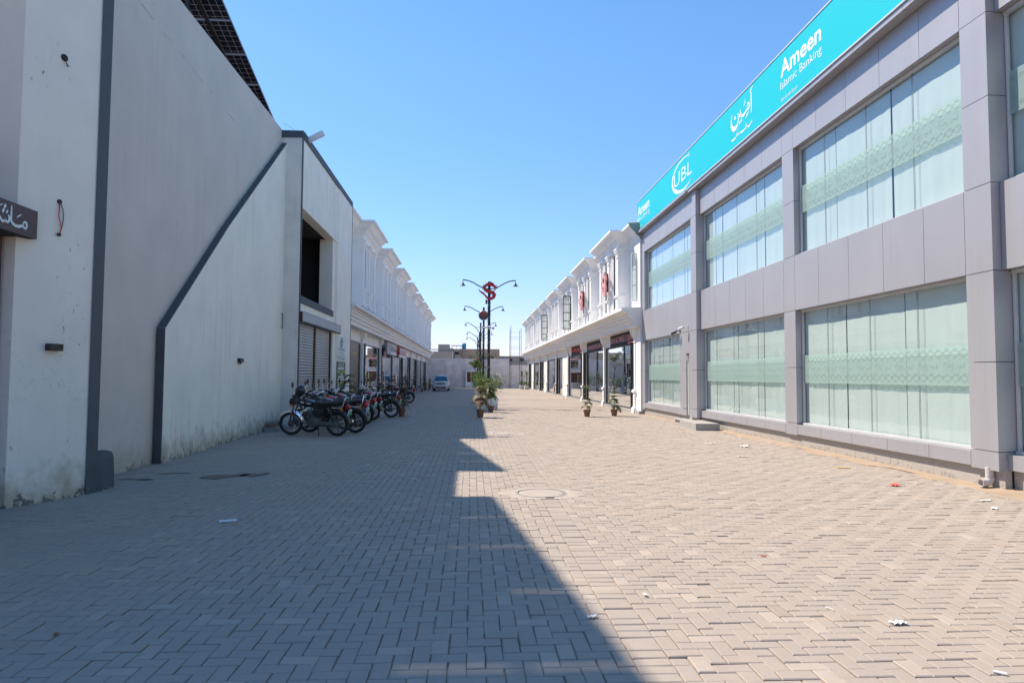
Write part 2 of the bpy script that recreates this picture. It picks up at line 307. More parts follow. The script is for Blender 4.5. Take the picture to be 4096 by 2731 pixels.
def pavermat(name, far=False):
    m, nt, o = newmat(name); L = nt.links
    pos = N(nt, 'ShaderNodeNewGeometry').outputs['Position']
    p = N(nt, 'ShaderNodeBsdfPrincipled', Roughness=.85); p.inputs['Specular IOR Level'].default_value = .25; L.new(p.outputs[0], o.inputs[0])
    grey, tan, pale, dark = (.385,.318,.270), (.43,.345,.280), (.465,.395,.335), (.30,.26,.225)
    if far:
        br = N(nt, 'ShaderNodeTexBrick', Scale=1.0); br.inputs['Brick Width'].default_value = .2; br.inputs['Row Height'].default_value = .1; br.inputs['Mortar Size'].default_value = .005
        br.inputs['Color1'].default_value = (.1,.1,.1,1); br.inputs['Color2'].default_value = (.9,.9,.9,1); br.inputs['Mortar'].default_value = (0,0,0,1); L.new(pos, br.inputs['Vector'])
        tone = br.outputs['Color']
    else: tone = N(nt, 'ShaderNodeAttribute', attribute_name='tone').outputs['Fac']
    big = noise(nt, pos, .35, 4, .6); mid = noise(nt, pos, 3.0, 5, .65); fine = noise(nt, pos, 140, 3, .7)
    sx = N(nt, 'ShaderNodeSeparateXYZ'); L.new(pos, sx.inputs[0])
    dustx = ramp(nt, mathn(nt, 'ADD', sx.outputs['X'], mathn(nt, 'MULTIPLY', big, 5)), -1.5, 9.5)   # sand blown to the bank side
    base = mixc(nt, ramp(nt, tone, .1, .9), grey, tan)
    base = mixc(nt, mathn(nt, 'MULTIPLY', ramp(nt, mid, .35, .7), mathn(nt, 'ADD', .18, mathn(nt, 'MULTIPLY', dustx, .55))), base, pale)
    base = mixc(nt, ramp(nt, tone, .90, 1.0), base, (.37,.275,.215))
    base = mixc(nt, mathn(nt, 'MULTIPLY', ramp(nt, tone, .12, .0), .55), base, dark)
    sp = noise(nt, pos, 38, 4, .8); spm = mathn(nt, 'MULTIPLY', ramp(nt, sp, .62, .70), ramp(nt, noise(nt, pos, 1.7, 2), .5, .6))
    base = mixc(nt, mathn(nt, 'MULTIPLY', spm, .75), base, (.52,.50,.48))
    base = mixc(nt, mathn(nt, 'MULTIPLY', ramp(nt, fine, .3, .75), .28), base, mixc(nt, .5, base, (.5,.44,.38)))
    st = ramp(nt, noise(nt, pos, .9, 5, .7), .66, .74); base = mixc(nt, mathn(nt, 'MULTIPLY', st, .38), base, (.12,.11,.105))
    dk = noise(nt, pos, 75, 3, .75); base = mixc(nt, mathn(nt, 'MULTIPLY', mathn(nt, 'MULTIPLY', ramp(nt, dk, .60, .68), ramp(nt, noise(nt, pos, 2.3, 3), .42, .6)), .45), base, (.13,.115,.10))
    film = noise(nt, pos, 1.1, 6, .72); base = mixc(nt, mathn(nt, 'MULTIPLY', ramp(nt, film, .5, .66), .35), base, (.47,.375,.295))
    if far: base = mixc(nt, br.outputs['Fac'], base, (.25,.205,.16))
    L.new(base, p.inputs['Base Color'])
    bn = N(nt, 'ShaderNodeBump', Strength=.35, Distance=.006)
    h = mathn(nt, 'ADD', mathn(nt, 'MULTIPLY', fine, .35), noise(nt, pos, 18, 5, .6)); L.new(h, bn.inputs['Height']); L.new(bn.outputs[0], p.inputs['Normal'])
    return m
def gridmat(name):
    m, nt, o = newmat(name); L = nt.links
    tc = N(nt, 'ShaderNodeTexCoord'); br = N(nt, 'ShaderNodeTexBrick', Scale=1.0); br.offset = 0.0
    br.inputs['Brick Width'].default_value = .183; br.inputs['Row Height'].default_value = .183; br.inputs['Mortar Size'].default_value = .0045
    br.inputs['Color1'].default_value = (.008,.009,.016,1); br.inputs['Color2'].default_value = (.014,.014,.026,1); br.inputs['Mortar'].default_value = (.5,.52,.55,1)
    L.new(tc.outputs['Object'], br.inputs['Vector'])
    p = N(nt, 'ShaderNodeBsdfPrincipled', Roughness=.25); L.new(br.outputs['Color'], p.inputs['Base Color']); L.new(p.outputs[0], o.inputs[0]); return m

M = {}
M['plaster'] = mk('plaster', (.87,.815,.725), .85, .05, 1.3, .25, 45, streak=.8, dirt=.85)
M['plaster_scuffed'] = mk('plaster_scuffed', (.83,.79,.72), .85, .05, 1.2, .25, 45, streak=.35, dirt=.85, scuff=.9)
M['plaster_grey'] = mk('plaster_grey', (.64,.57,.515), .88, .06, .9, .25, 50, streak=.3, dirt=.6)
M['plaster_stained'] = mk('plaster_stained', (.74,.705,.65), .85, .1, 1.6, .3, 40, streak=.9, scuff=.4, scol=(.12,.11,.10))
M['band_paint'] = mk('band_paint', (.075,.088,.10), .7, .12, 4, .2, 40, scuff=.0)
M['band_worn'] = mk('band_worn', (.075,.088,.10), .75, .15, 4, .3, 30, scuff=1.0, scol=(.55,.55,.53))
M['white_stucco'] = mk('white_stucco', (.88,.87,.85), .75, .03, 1.5, .12, 60, streak=.25)
M['white_shop'] = mk('white_shop', (.76,.74,.71), .75, .04, 2, .12, 60, streak=.2)
M['clad'] = mk('aluminium_cladding', (.42,.415,.44), .42, .03, .8, .06, 2.2, metal=.25, spec=.5, streak=.3, rnd=.10)
M['dark_joint'] = mk('dark_joint', (.03,.03,.032), .9)
M['joint_reflection_grey'] = mk('joint_reflection_grey', (.24,.30,.30), .6)
M['concrete'] = mk('concrete', (.30,.29,.28), .9, .12, 3, .3, 40)
M['step_stone'] = mk('step_stone', (.40,.385,.36), .9, .12, 3, .4, 40, speck=.5)
M['granite'] = mk('granite', (.46,.45,.45), .5, .06, 4, .1, 80, speck=.85, dirt=.35)
M['turq'] = mk('turquoise_banner', (.0,.53,.59), .45, .02, .4, 0, 50, spec=.4)
M['print_white'] = mk('print_white', (.80,.82,.85), .5, .02, 2)
M['steel_white'] = mk('steel_white', (.68,.68,.68), .4, .05, 4, metal=.2)
M['steel'] = mk('steel', (.55,.55,.55), .25, .05, 4, metal=1.0)
M['chrome'] = mk('chrome', (.75,.76,.78), .12, .04, 6, metal=1.0)
M['black_metal'] = mk('black_metal', (.018,.018,.02), .4, .15, 5)
M['black_plastic'] = mk('black_plastic', (.016,.016,.018), .45, .2, 5)
M['black_seat'] = mk('black_seat', (.014,.014,.017), .5, .2, 6, .15, 120)
M['rubber'] = mk('rubber', (.02,.02,.02), .85, .25, 9, .2, 80)
M['grey_alloy'] = mk('grey_alloy', (.12,.12,.12), .5, .15, 8, .2, 60, metal=.5)
M['brown_frame'] = mk('brown_frame', (.10,.035,.02), .55, .25, 6, .2, 30)
M['brown_sign'] = mk('brown_sign', (.075,.034,.036), .45, .08, 3)
M['white_letter'] = mk('white_letter', (.72,.78,.80), .5, .03, 4)
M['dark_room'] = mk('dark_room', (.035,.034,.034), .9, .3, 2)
M['room_wall'] = mk('room_wall', (.34,.33,.31), .9, .1, 1.5)
M['room_floor'] = mk('room_floor', (.22,.21,.19), .4, .1, 2)
M['curtain'] = mk('curtain_cloth', (.74,.73,.715), .9, .03, 2, .1, 160)
M['glass_bank'] = glassmat('bank_glass', (.83,.935,.925), 2.0, 0, 1.5)
M['glass_shop'] = glassmat('shop_glass', (.66,.72,.72), 2.8, 0, 1.7)
M['frost'] = glassmat('frosted_film', (.78,.93,.90), .5, .3, 1.4, (.46,.60,.565), .5)
M['frost_print'] = mk('film_print', (.27,.36,.35), .7, .05, 4)
M['lattice'] = mk('lattice', (.50,.47,.45), .4, .1, 5, metal=.6)
M['shutter'] = mk('shutter_steel', (.40,.415,.43), .5, .12, 1.6, .15, 30, metal=.35, streak=1.0, scuff=.5, scol=(.22,.10,.05))
M['rust'] = mk('rust', (.085,.035,.02), .85, .35, 12, .3, 40)
M['awn'] = mk('awning_sheet', (.30,.325,.36), .5, .05, 1.2, metal=.3, streak=.3)
M['sand'] = mk('sand', (.40,.30,.21), .95, .14, 3, .6, 90)
M['bed'] = mk('sand_bed', (.34,.26,.185), .95, .22, 6, .5, 90)
M['earth'] = mk('earth', (.36,.29,.22), .95, .15, .05, .3, 3)
M['oil'] = mk('oil', (.025,.025,.027), .45, .3, 8)
M['paver'] = pavermat('paver'); M['paver_far'] = pavermat('paver_far', True)
M['manhole'] = mk('manhole_concrete', (.42,.355,.30), .9, .12, 5, .5, 70, speck=.3)
M['mortar'] = mk('mortar', (.405,.345,.29), .95, .2, 5, .6, 40)
M['terracotta'] = mk('terracotta', (.23,.115,.07), .85, .3, 10, .3, 60)
M['soil'] = mk('soil', (.06,.042,.03), .95, .3, 20, .5, 60)
M['stem'] = mk('stem', (.12,.085,.055), .85, .25, 20)
M['planter_white'] = mk('planter_white', (.78,.78,.79), .7, .05, 3, .15, 50, dirt=.3)
M['leaf_pine'] = leafmat('leaf_pine', (.065,.105,.025), (.14,.165,.03), (.26,.14,.05))
M['leaf_dry'] = leafmat('leaf_dry', (.12,.115,.04), (.21,.145,.06), (.30,.16,.075))
M['leaf_bush'] = leafmat('leaf_bush', (.05,.12,.022), (.12,.20,.03), (.30,.30,.04))
M['leaf_palm'] = leafmat('leaf_palm', (.05,.085,.025), (.10,.14,.035), (.26,.20,.09))
M['leaf_grey'] = leafmat('leaf_grey', (.12,.15,.09), (.17,.20,.12), (.25,.26,.15))
M['end_wall'] = mk('old_whitewash', (.74,.70,.69), .92, .15, 1.2, .5, 14, streak=.6, scuff=.9, scol=(.25,.16,.13))
M['beige'] = mk('beige_render', (.36,.27,.20), .9, .12, .6, .2, 10, streak=.6)
M['greyrender'] = mk('grey_render', (.30,.275,.25), .9, .1, .7, .2, 10)
M['tank_blue'] = mk('tank_blue', (.01,.22,.38), .4, .1, 2)
M['red'] = mk('red_letter', (.55,.012,.02), .4, .05, 3)
M['pink_red'] = mk('faded_red', (.74,.34,.34), .5, .08, 4)
M['orange_red'] = mk('orange_red', (.75,.075,.02), .45, .05, 3)
M['yellow'] = mk('yellow_letter', (.70,.45,.03), .45, .05, 3)
M['gold'] = mk('gold_print', (.38,.24,.05), .5, .15, 8)
M['sign_black'] = mk('sign_black', (.016,.015,.016), .75, .1, 3)
M['door_brown'] = mk('door_brown', (.075,.065,.065), .4, .12, 3)
M['green_sign'] = mk('green_sign', (.004,.075,.065), .5, .08, 3)
M['sign_paper'] = mk('sign_paper', (.66,.69,.69), .5, .03, 3)
M['teal_mark'] = mk('teal_mark', (.015,.16,.20), .5, .2, 10)
M['ink'] = mk('ink', (.05,.06,.08), .6)
M['lime'] = mk('lime_letter', (.42,.46,.03), .5)
M['pole'] = mk('pole_green', (.012,.022,.022), .45, .2, 3)
M['lamp_glass'] = mk('lamp_glass', (.45,.45,.40), .3)
M['car_white'] = mk('car_white', (.62,.64,.66), .25, .02, 2, spec=.5, coat=.25)
M['car_glass'] = glassmat('car_glass', (.10,.28,.36), 1.6, 0, 1.55, (.01,.10,.14), .55)
M['tail_red'] = mk('tail_red', (.45,.01,.015), .25, .1, 5)
M['amber'] = mk('amber', (.75,.16,.01), .3, .1, 5)
M['plate'] = mk('plate', (.62,.65,.63), .5, .05, 5)
M['plate_green'] = mk('plate_green', (.02,.30,.17), .5)
M['paper'] = mk('paper', (.78,.78,.76), .8, .05, 6)
M['solar'] = gridmat('solar_cells'); M['solar_frame'] = mk('solar_frame', (.42,.43,.45), .4, .05, 4, metal=.6)
M['terracotta_brick'] = mk('brick_clay', (.26,.13,.085), .9, .25, 6, .4, 30)
M['tan_tank'] = mk('tank_tan', (.38,.30,.20), .3, .1, 5, coat=.5); M['blue_tank'] = mk('tank_blue_paint', (.03,.12,.28), .25, .1, 5, coat=.5)
M['red_tank'] = mk('tank_red_paint', (.42,.018,.02), .25, .1, 5, coat=.5); M['maroon_tank'] = mk('tank_maroon_paint', (.22,.012,.025), .25, .1, 5, coat=.5); M['black_tank'] = mk('tank_black_paint', (.012,.012,.016), .2, .1, 5, coat=.6)
# ------------------------------------------------------------------ ground and pavement
rng = random.Random(7)
g = MB(); g.quad((-300,-200,-.06),(300,-200,-.06),(300,500,-.06),(-300,500,-.06))
o = part('ground', g, M['earth']); tag(o, kind='structure')
X0, X1, Y0, Y1 = -5.9, 7.62, 2.2, 36.0
pv = MB()
pv.quad((X0-1.2,Y0-12,-.0135),(X1+.2,Y0-12,-.0135),(X1+.2,Y1,-.0135),(X0-1.2,Y1,-.0135))
pv.mi = 1
pv.quad((X0-1.2,Y1,-.003),(X1+.2,Y1,-.003),(X1+.2,91.3,-.003),(X0-1.2,91.3,-.003))
pv.quad((-40,-14,-.02),(40,-14,-.02),(40,Y0-12,-.02),(-40,Y0-12,-.02))
pavement = part('pavement', pv, [M['bed'], M['paver_far']]); tag(pavement, kind='structure')

def paver_geo(cx, cy, L, W, ang, z, tx, ty, tone, V, Fc, T):
    """one block: bevelled top, four sides"""
    b = len(V); ca, sa = math.cos(ang), math.sin(ang); be = .006
    def P(u, v, w):
        V.append((cx + u*ca - v*sa, cy + u*sa + v*ca, z + w + tx*u + ty*v))
    l, w = L/2, W/2
    for (u, v, h) in ((l-be, w-be, 0), (l, w, -.005), (l, w, -.04)):
        for sx, sy in ((-1,-1),(1,-1),(1,1),(-1,1)): P(sx*u, sy*v, h)
    Fc.append((b, b+1, b+2, b+3))
    for k in (0, 4):
        for i in range(4):
            j = (i+1) % 4; Fc.append((b+k+4+i, b+k+4+j, b+k+j, b+k+i))
    T.extend([tone] * 9)

def tone_of(r):
    t = r.gauss(.5, .13); u = r.random()
    if u < .04: t = .91 + .09*r.random()
    elif u < .10: t = .02 + .08*r.random()
    return min(1, max(0, t))
# herringbone cells of 0.1 m on both sides of a soldier course
spots = []
a = .1015
SC0 = X0 + 67*a; SC1 = SC0 + .206
def seg(x0, x1, ox):
    nx = int((x1-x0)/a)+2; ny = int((Y1-Y0)/a)+2
    for i in range(-1, nx):
        for j in range(-1, ny):
            d = (i-j) % 4
            if d == 0: cx, cy, ang, hx = (i+1)*a, (j+.5)*a, 0.0, a
            elif d == 3: cx, cy, ang, hx = (i+.5)*a, (j+1)*a, math.pi/2, a/2
            else: continue
            cx += x0; cy += Y0; L = 2*a
            lo, hi = cx-hx, cx+hx
            if hi < x0+.02 or lo > x1-.02 or cy > Y1: continue
            if lo < x0-1e-4 or hi > x1+1e-4:                # cut blocks along the edge
                nlo, nhi = max(lo, x0), min(hi, x1)
                if ang == 0: L = nhi-nlo; cx = (nlo+nhi)/2
                else: continue
                if L < .03: continue
            spots.append((cx, cy, L, a, ang))
seg(X0, SC0, 0); seg(SC1, X1, 2)
k = 0
while Y0 + k*a < Y1: spots.append(((SC0+SC1)/2, Y0+(k+.5)*a, SC1-SC0, a, 0.0)); k += 1
def inview(x, y):
    z = fw.x*x + fw.y*y + fw.z*(-H_EYE); 
    if z < .2: return False
    u = (ax.x*x+ax.y*y+ax.z*(-H_EYE))/z; v = (up.x*x+up.y*y+up.z*(-H_EYE))/z
    return abs(u) < 2048/F_PX+.04 and abs(v) < 1365/F_PX+.03
MH = [(.935, 9.14, .31), (.92, 18.74, .31)]
def clear(x, y): return all((x-mx)**2+(y-my)**2 > (.40)**2 for mx, my, mr in MH)
spots = [s for s in spots if inview(s[0], s[1]) and clear(s[0], s[1])]
spots.sort(key=lambda s: (s[0]**2+s[1]**2))
full = [s for s in spots if abs(s[2]-2*a) < .002]
near = full[:300]; nearset = set(id(s) for s in near)
variants = []
for i in range(24):
    V, Fc, T = [], [], []
    paver_geo(0, 0, 2*a-rng.uniform(.003,.008), a-rng.uniform(.003,.008), 0, 0, rng.gauss(0,.006), rng.gauss(0,.010), 0, V, Fc, T)
    me = bpy.data.meshes.new('paver'); me.from_pydata(V, [], Fc); at = me.attributes.new('tone', 'FLOAT', 'FACE'); at.data.foreach_set('value', [tone_of(rng)]*9)
    me.materials.append(M['paver']); me.update(); variants.append(me)
for s in near:
    o = bpy.data.objects.new('paver', rng.choice(variants)); link(o, pavement, (s[0]+rng.gauss(0,.0015), s[1]+rng.gauss(0,.0015), rng.gauss(0,.0025)))
    o.rotation_euler.z = s[4] + rng.choice((0, math.pi)) + rng.gauss(0,.010)
V, Fc, T = [], [], []
for s in spots:
    if id(s) in nearset: continue
    und = .0022*math.sin(s[0]*1.3+s[1]*.7) + .0018*math.sin(s[1]*1.1-s[0]*.5)
    paver_geo(s[0]+rng.gauss(0,.0015), s[1]+rng.gauss(0,.0015), s[2]-rng.uniform(.003,.009), s[3]-rng.uniform(.003,.009), s[4]+rng.gauss(0,.010), und+rng.gauss(0,.0022), rng.gauss(0,.006), rng.gauss(0,.010), tone_of(rng), V, Fc, T)
me = bpy.data.meshes.new('pavers'); me.from_pydata(V, [], Fc); at = me.attributes.new('tone', 'FLOAT', 'FACE'); at.data.foreach_set('value', T)
me.materials.append(M['paver']); me.update()
o = bpy.data.objects.new('pavers', me); link(o, pavement); tag(o, kind='stuff')

def blob(cx, cy, rx, ry, n, r, rough=.25, ang=0.0):
    ph = [r.uniform(0, 6.28) for _ in range(5)]; P = []
    for i in range(n):
        t = 2*math.pi*i/n; q = 1 + rough*sum(math.sin((k+2)*t+ph[k])/(k+1.5) for k in range(5))
        x, y = rx*q*math.cos(t), ry*q*math.sin(t); P.append((cx+x*math.cos(ang)-y*math.sin(ang), cy+x*math.sin(ang)+y*math.cos(ang)))
    return P
for i, (mx, my, mr) in enumerate(MH):
    root = thing('manhole_cover', ['round sand coloured manhole cover in front, set among the sunlit paving blocks', 'farther round manhole cover, straight ahead behind the first one'][i], 'manhole cover', (mx, my, 0), group='manhole covers in the paving')
    c = MB(); c.lathe([(mr-.012,-.03),(mr-.012,.010),(mr-.03,.015),(mr-.06,.013),(0.001,.016)], (mx,my,0), 40, cap0=False); part('lid', c, M['manhole'], root, 30)
    c = MB(); c.lathe([(mr+.035,-.03),(mr+.035,.012),(mr+.004,.014),(mr+.004,-.02)], (mx,my,0), 40, cap0=False, cap1=False); part('rim', c, M['concrete'], root, 30)
    c = MB(); P = blob(mx, my, .52, .47, 44, rng, .10); ring = [(mx+(mr+.036)*math.cos(2*math.pi*q/44), my+(mr+.036)*math.sin(2*math.pi*q/44)) for q in range(44)]
    for q in range(44):
        w = (q+1) % 44; c.quad((*ring[q], .009), (*P[q], .004), (*P[w], .004), (*ring[w], .009))
        c.quad((*P[q], .004), (*P[q], -.03), (*P[w], -.03), (*P[w], .004))
    part('mortar_collar', c, M['mortar'], root)
    c = MB(); c.box(mx+.02, mx+.13, my-mr-.075, my-mr-.04, .0125, .0155); part('lifting_slot', c, M['dark_joint'], root)
# sand drifted against the bank wall
sd = MB(); n = 90; rs = random.Random(3)
xs = [7.14+.11*math.sin(i*.37)+.1*math.sin(i*.91+1)+rs.uniform(-.05,.05) for i in range(n+1)]
for i in range(n):
    ya, yb = 6.0+i*.25, 6.0+(i+1)*.25
    sd.quad((xs[i],ya,.001),(7.28,ya,.010),(7.28,yb,.010),(xs[i+1],yb,.001)); sd.quad((7.28,ya,.010),(7.60,ya,.03),(7.60,yb,.03),(7.28,yb,.010))
o = part('sand', sd, M['sand']); tag(o, kind='stuff')
for i, (x, y, rx, ry, lb) in enumerate([(-3.78,10.75,.27,.26,''), (-3.36,10.9,.17,.22,''), (-4.9,10.45,.22,.08,''), (-4.62,11.1,.24,.06,'')]):
    c = MB(); P = blob(x, y, rx, ry, 26, rng, .35); c.quad(*[(u, v, .0075) for u, v in P]); o = part('oil_stain', c, M['oil']); tag(o, kind='structure')
# ------------------------------------------------------------------ the bank on the right
XF, XG = 7.37, 7.655
bank = thing('bank_building', 'long two storey bank clad in grey metal panels with curtained windows', 'building', (7.45, 19, 0))
core = MB()
def xp_of(y): return 7.55 if y < 9.2 else (7.42 if y < 22.0 else 7.29)      # each stretch of the front is set a little farther out
for ya, yb in ((-3, 9.21), (9.21, 21.95), (21.95, 28.62)):
    xa = xp_of((ya+yb)/2); core.box(xa+.06, 14, ya, yb, -.05, .44); core.box(xa, 14, ya, yb, 3.12, 4.34); core.box(xa, 14, ya, yb, 6.88, 7.70)
core.box(9.4, 14, -3, 28.6, .44, 3.12); core.box(9.4, 14, -3, 28.6, 4.34, 6.88)
for y0, y1 in ((2.7,3.2),(9.24,9.70),(15.18,15.67),(21.70,22.12),(28.30,28.60)):
    xa = xp_of(y0); core.box(xa+.02, xa+.17, y0, y1, .44, 3.12); core.box(xa+.02, xa+.17, y0, y1, 4.34, 6.88)
core.box(7.40, 9.4, 28.45, 28.6, .44, 3.12); core.box(7.40, 9.4, 28.45, 28.6, 4.34, 6.88)
part('wall', core, M['dark_joint'], bank)
gap = .005
def panel(x0, x1, y0, y1, z0, z1):
    x1 = x0+.15 if x1 < x0+.3 else x1
    m = MB(); m.box(x0, x1, y0+gap, y1-gap, z0+gap, z1-gap); return part('panel', m, M['clad'], bank)
bays = [  # seams along the street, plane of the face, window limits
    dict(x=7.50, s=[3.2,4.4,5.55,6.7,7.85,9.2]),
    dict(x=XF, s=[9.74,10.67,11.78,12.91,14.08,15.14]),
    dict(x=XF, s=[15.71,16.84,17.98,19.11,20.26,21.64]),
    dict(x=7.24, s=[22.17,22.66,23.8,24.94,26.09,27.2,28.27])]
for b in bays:
    s = b['s']; x = b['x']
    for i in range(len(s)-1):
        panel(x, 7.66, s[i], s[i+1], 3.10, 4.365); panel(x, 7.66, s[i], s[i+1], 6.85, 7.705)
        if not (b is bays[3] and s[i] < 23): panel(x, 7.66, s[i], s[i+1], .285, .508)
panel(7.24, 7.66, 22.72, 23.8, .27, .5)
zs = [.26,.535,1.80,3.10,4.365,5.63,6.86,7.705]
for x, y0, y1 in ((XF, 9.2, 9.74), (XF, 15.14, 15.71), (7.24, 28.27, 28.64), (XF, 2.66, 3.2)):
    for i in range(len(zs)-1): panel(x, x+.31, y0, y1, zs[i], zs[i+1])
for i in range(len(zs)-1):
    panel(7.24, 7.56, 21.64, 22.42 if i < 3 else 22.17, zs[i], zs[i+1])
for z0, z1 in ((.508,1.80),(1.80,3.10)): panel(7.24, 7.66, 22.72, 23.4, z0, z1)
panel(7.24, 7.38, 22.42, 22.72, 2.36, 3.10)
# soffit and its fascia
for i in range(24):
    y0 = 28.95 - (i+1)*1.14; m = MB(); m.box(7.15 if y0 < 21.8 else 7.05, 7.46, y0+.004, y0+1.136, 7.71, 7.745); part('soffit_panel', m, M['clad'], bank)
    m = MB(); m.box(7.135 if y0 < 21.8 else 7.035, 7.148 if y0 < 21.8 else 7.048, y0+.004, y0+1.136, 7.70, 7.79); part('fascia_strip', m, M['clad'], bank)
# plinth
cuts = [28.62]
while cuts[-1] > 2: cuts.append(cuts[-1]-1.12)
cuts = sorted(cuts+[9.2, 21.95], reverse=True)
for ya_, yb_ in zip(cuts[1:], cuts[:-1]):
    xq = xp_of((ya_+yb_)/2)+.035; m = MB(); m.box(xq, xq+.10, ya_+.003, yb_-.003, -.04, .42); part('plinth_slab', m, M['granite'], bank)
y = 1.0
while y > 2:
    xq = xp_of(y-.56)+.035; m = MB(); m.box(xq, xq+.10, max(y-1.12, -2)+.004, y-.004, -.04, .42)
    if not (y-1.12 < 22.6 < y): part('plinth_slab', m, M['granite'], bank)
    else: part('plinth_slab', m, M['granite'], bank)
    y -= 1.12
# windows
def line_fn(x): return lambda u, v, w: (x - w, u, v)
def window(y0, y1, z0, z1, joints, gaps, fz, seed):
    r = random.Random(seed); XG = xp_of((y0+y1)/2)+.11; XC = XG+.07
    w = MB(); e = .03
    w.box(XG-.05, XG+.03, y0, y1, z0, z0+.045); w.box(XG-.04, XG+.03, y0, y1, z1-.05, z1); w.box(XG-.02, XG+.03, y0, y0+e, z0, z1); w.box(XG-.02, XG+.03, y1-e, y1, z0, z1)
    win = part('window', w, M['steel_white'], bank)
    js = [y0+e] + sorted(joints) + [y1-e]
    for i in range(len(js)-1):
        m = MB(); ya, yb = js[i]+.003, js[i+1]-.003; m.quad((XG,ya,z0+.045),(XG,yb,z0+.045),(XG,yb,z1-.05),(XG,ya,z1-.05)); part('pane', m, M['glass_bank'], win)
    for j in joints:
      for q in (-.014, .014):  # silicone joint, doubled by a grey strip painted as its reflection in the glass
        m = MB(); m.box(XG-.002, XG+.006, j+q-.0015, j+q+.0015, z0+.045, z1-.05)
        part('joint_and_reflection', m, M['joint_reflection_grey'], win)
    gs = [y0-.16] + sorted(gaps) + [y1+.16]
    for i in range(len(gs)-1):
        c = MB(); a0, a1 = gs[i]+(.016 if i else 0), gs[i+1]-(.016 if i < len(gs)-2 else 0); n = max(4, int((a1-a0)*16)); pts = []
        ph = r.uniform(0, 6); f1 = r.uniform(14, 19)
        for k in range(n+1):
            yy = a0+(a1-a0)*k/n; pts.append((yy, .0022*math.sin(f1*yy+ph)+.006*math.sin(2.9*yy+ph*2)+.003*math.sin(8.1*yy+ph)+r.uniform(-.0012,.0012)))
        rows = [z0+.03, z0+.5, (z0+z1)/2, z1-.5, z1]
        for k in range(n):
            for q in range(len(rows)-1):
                h0 = [1.25,1.1,1,.8,.5][q]; h1 = [1.25,1.1,1,.8,.5][q+1]; sk = .05*math.sin(k*1.7+seed)*0
                c.quad((XC+pts[k][1]*h0, pts[k][0], rows[q]), (XC+pts[k+1][1]*h0, pts[k+1][0], rows[q]), (XC+pts[k+1][1]*h1, pts[k+1][0], rows[q+1]), (XC+pts[k][1]*h1, pts[k][0], rows[q+1]))
        part('curtain', c, M['curtain'], win, 60)
    f = MB(); f.quad((XG-.004,y0+e,fz),(XG-.004,y1-e,fz),(XG-.004,y1-e,fz+.62),(XG-.004,y0+e,fz+.62)); part('frosted_band', f, M['frost'], win)
    # printed border chain and the bank's mark on the film
    p = MB(); fn = line_fn(XG-.0055); a = .19; k = 0; yy = y1-e-.02
    while yy-a > y0+e:
        for zb in (fz+.115, fz+.505):
            for sgn in (1, -1):
                for off in (.0, .012):
                    h, g2 = .052-off, .016
                    pts = [(yy, zb+sgn*g2), (yy-.2*a, zb+sgn*g2), (yy-.32*a, zb+sgn*h), (yy-.78*a, zb+sgn*h), (yy-.9*a, zb+sgn*g2), (yy-a, zb+sgn*g2)]
                    p.ribbon(pts, fn, 0, .0038)
                for q in (.45, .65): p.ribbon([(yy-q*a, zb+sgn*.052), (yy-q*a, zb+sgn*.085)], fn, 0, .008)
        yy -= a
    yy = y1-.3
    while yy-.5 > y0:
        el = [(yy-.13+.13*math.cos(t*.3+1.3)*-1, fz+.31+.075*math.sin(t*.3+1.3), .003+.008*math.sin(t/15*3.1)) for t in range(16)]
        p.ribbon(el, fn); fit_text(p, 'UBL', fn, yy-.05, yy-.235, fz+.275, fz+.345, .01)
        for st in AR[:6]: p.ribbon([(yy-.31-(18.2-u)*.11, fz+.25+(v-8.34)*.17, ww*.16) for u, v, ww in st], fn)
        yy -= .62
    part('film_print', p, M['frost_print'], win)
window(9.755, 15.13, .508, 3.10, [11.1,12.49,14.03], [11.54,13.42], 1.45, 1)
window(9.755, 15.13, 4.365, 6.85, [11.1,12.49,14.03], [11.8,13.7], 5.33, 2)
window(15.72, 21.63, .508, 3.10, [17.57,18.9,20.6], [17.35,19.39], 1.45, 3)
window(15.72, 21.63, 4.365, 6.85, [17.57,18.9,20.6], [17.2,20.2], 5.33, 4)
window(23.41, 28.26, .508, 3.10, [24.8,26.02,27.36], [25.05,26.81], 1.45, 5)
window(22.18, 28.26, 4.365, 6.85, [23.3,24.7,26.9], [23.2,25.2,26.3], 5.33, 6)
window(3.21, 9.19, .508, 3.10, [4.7,6.2,7.7], [5.0,7.0], 1.45, 7)
window(3.21, 9.19, 4.365, 6.85, [4.7,6.2,7.7], [5.0,8.2], 5.33, 8)
d = MB(); d.box(7.33, 7.38, 22.43, 22.71, .30, 2.34); dr = part('door', d, M['steel_white'], bank)
d = MB(); d.box(7.28, 7.33, 22.62, 22.71, .3, 2.3); part('door_frame', d, M['steel_white'], dr)
d = MB(); d.box(7.25, 7.32, 22.64, 22.70, 2.12, 2.30); part('door_closer', d, M['steel_white'], dr)
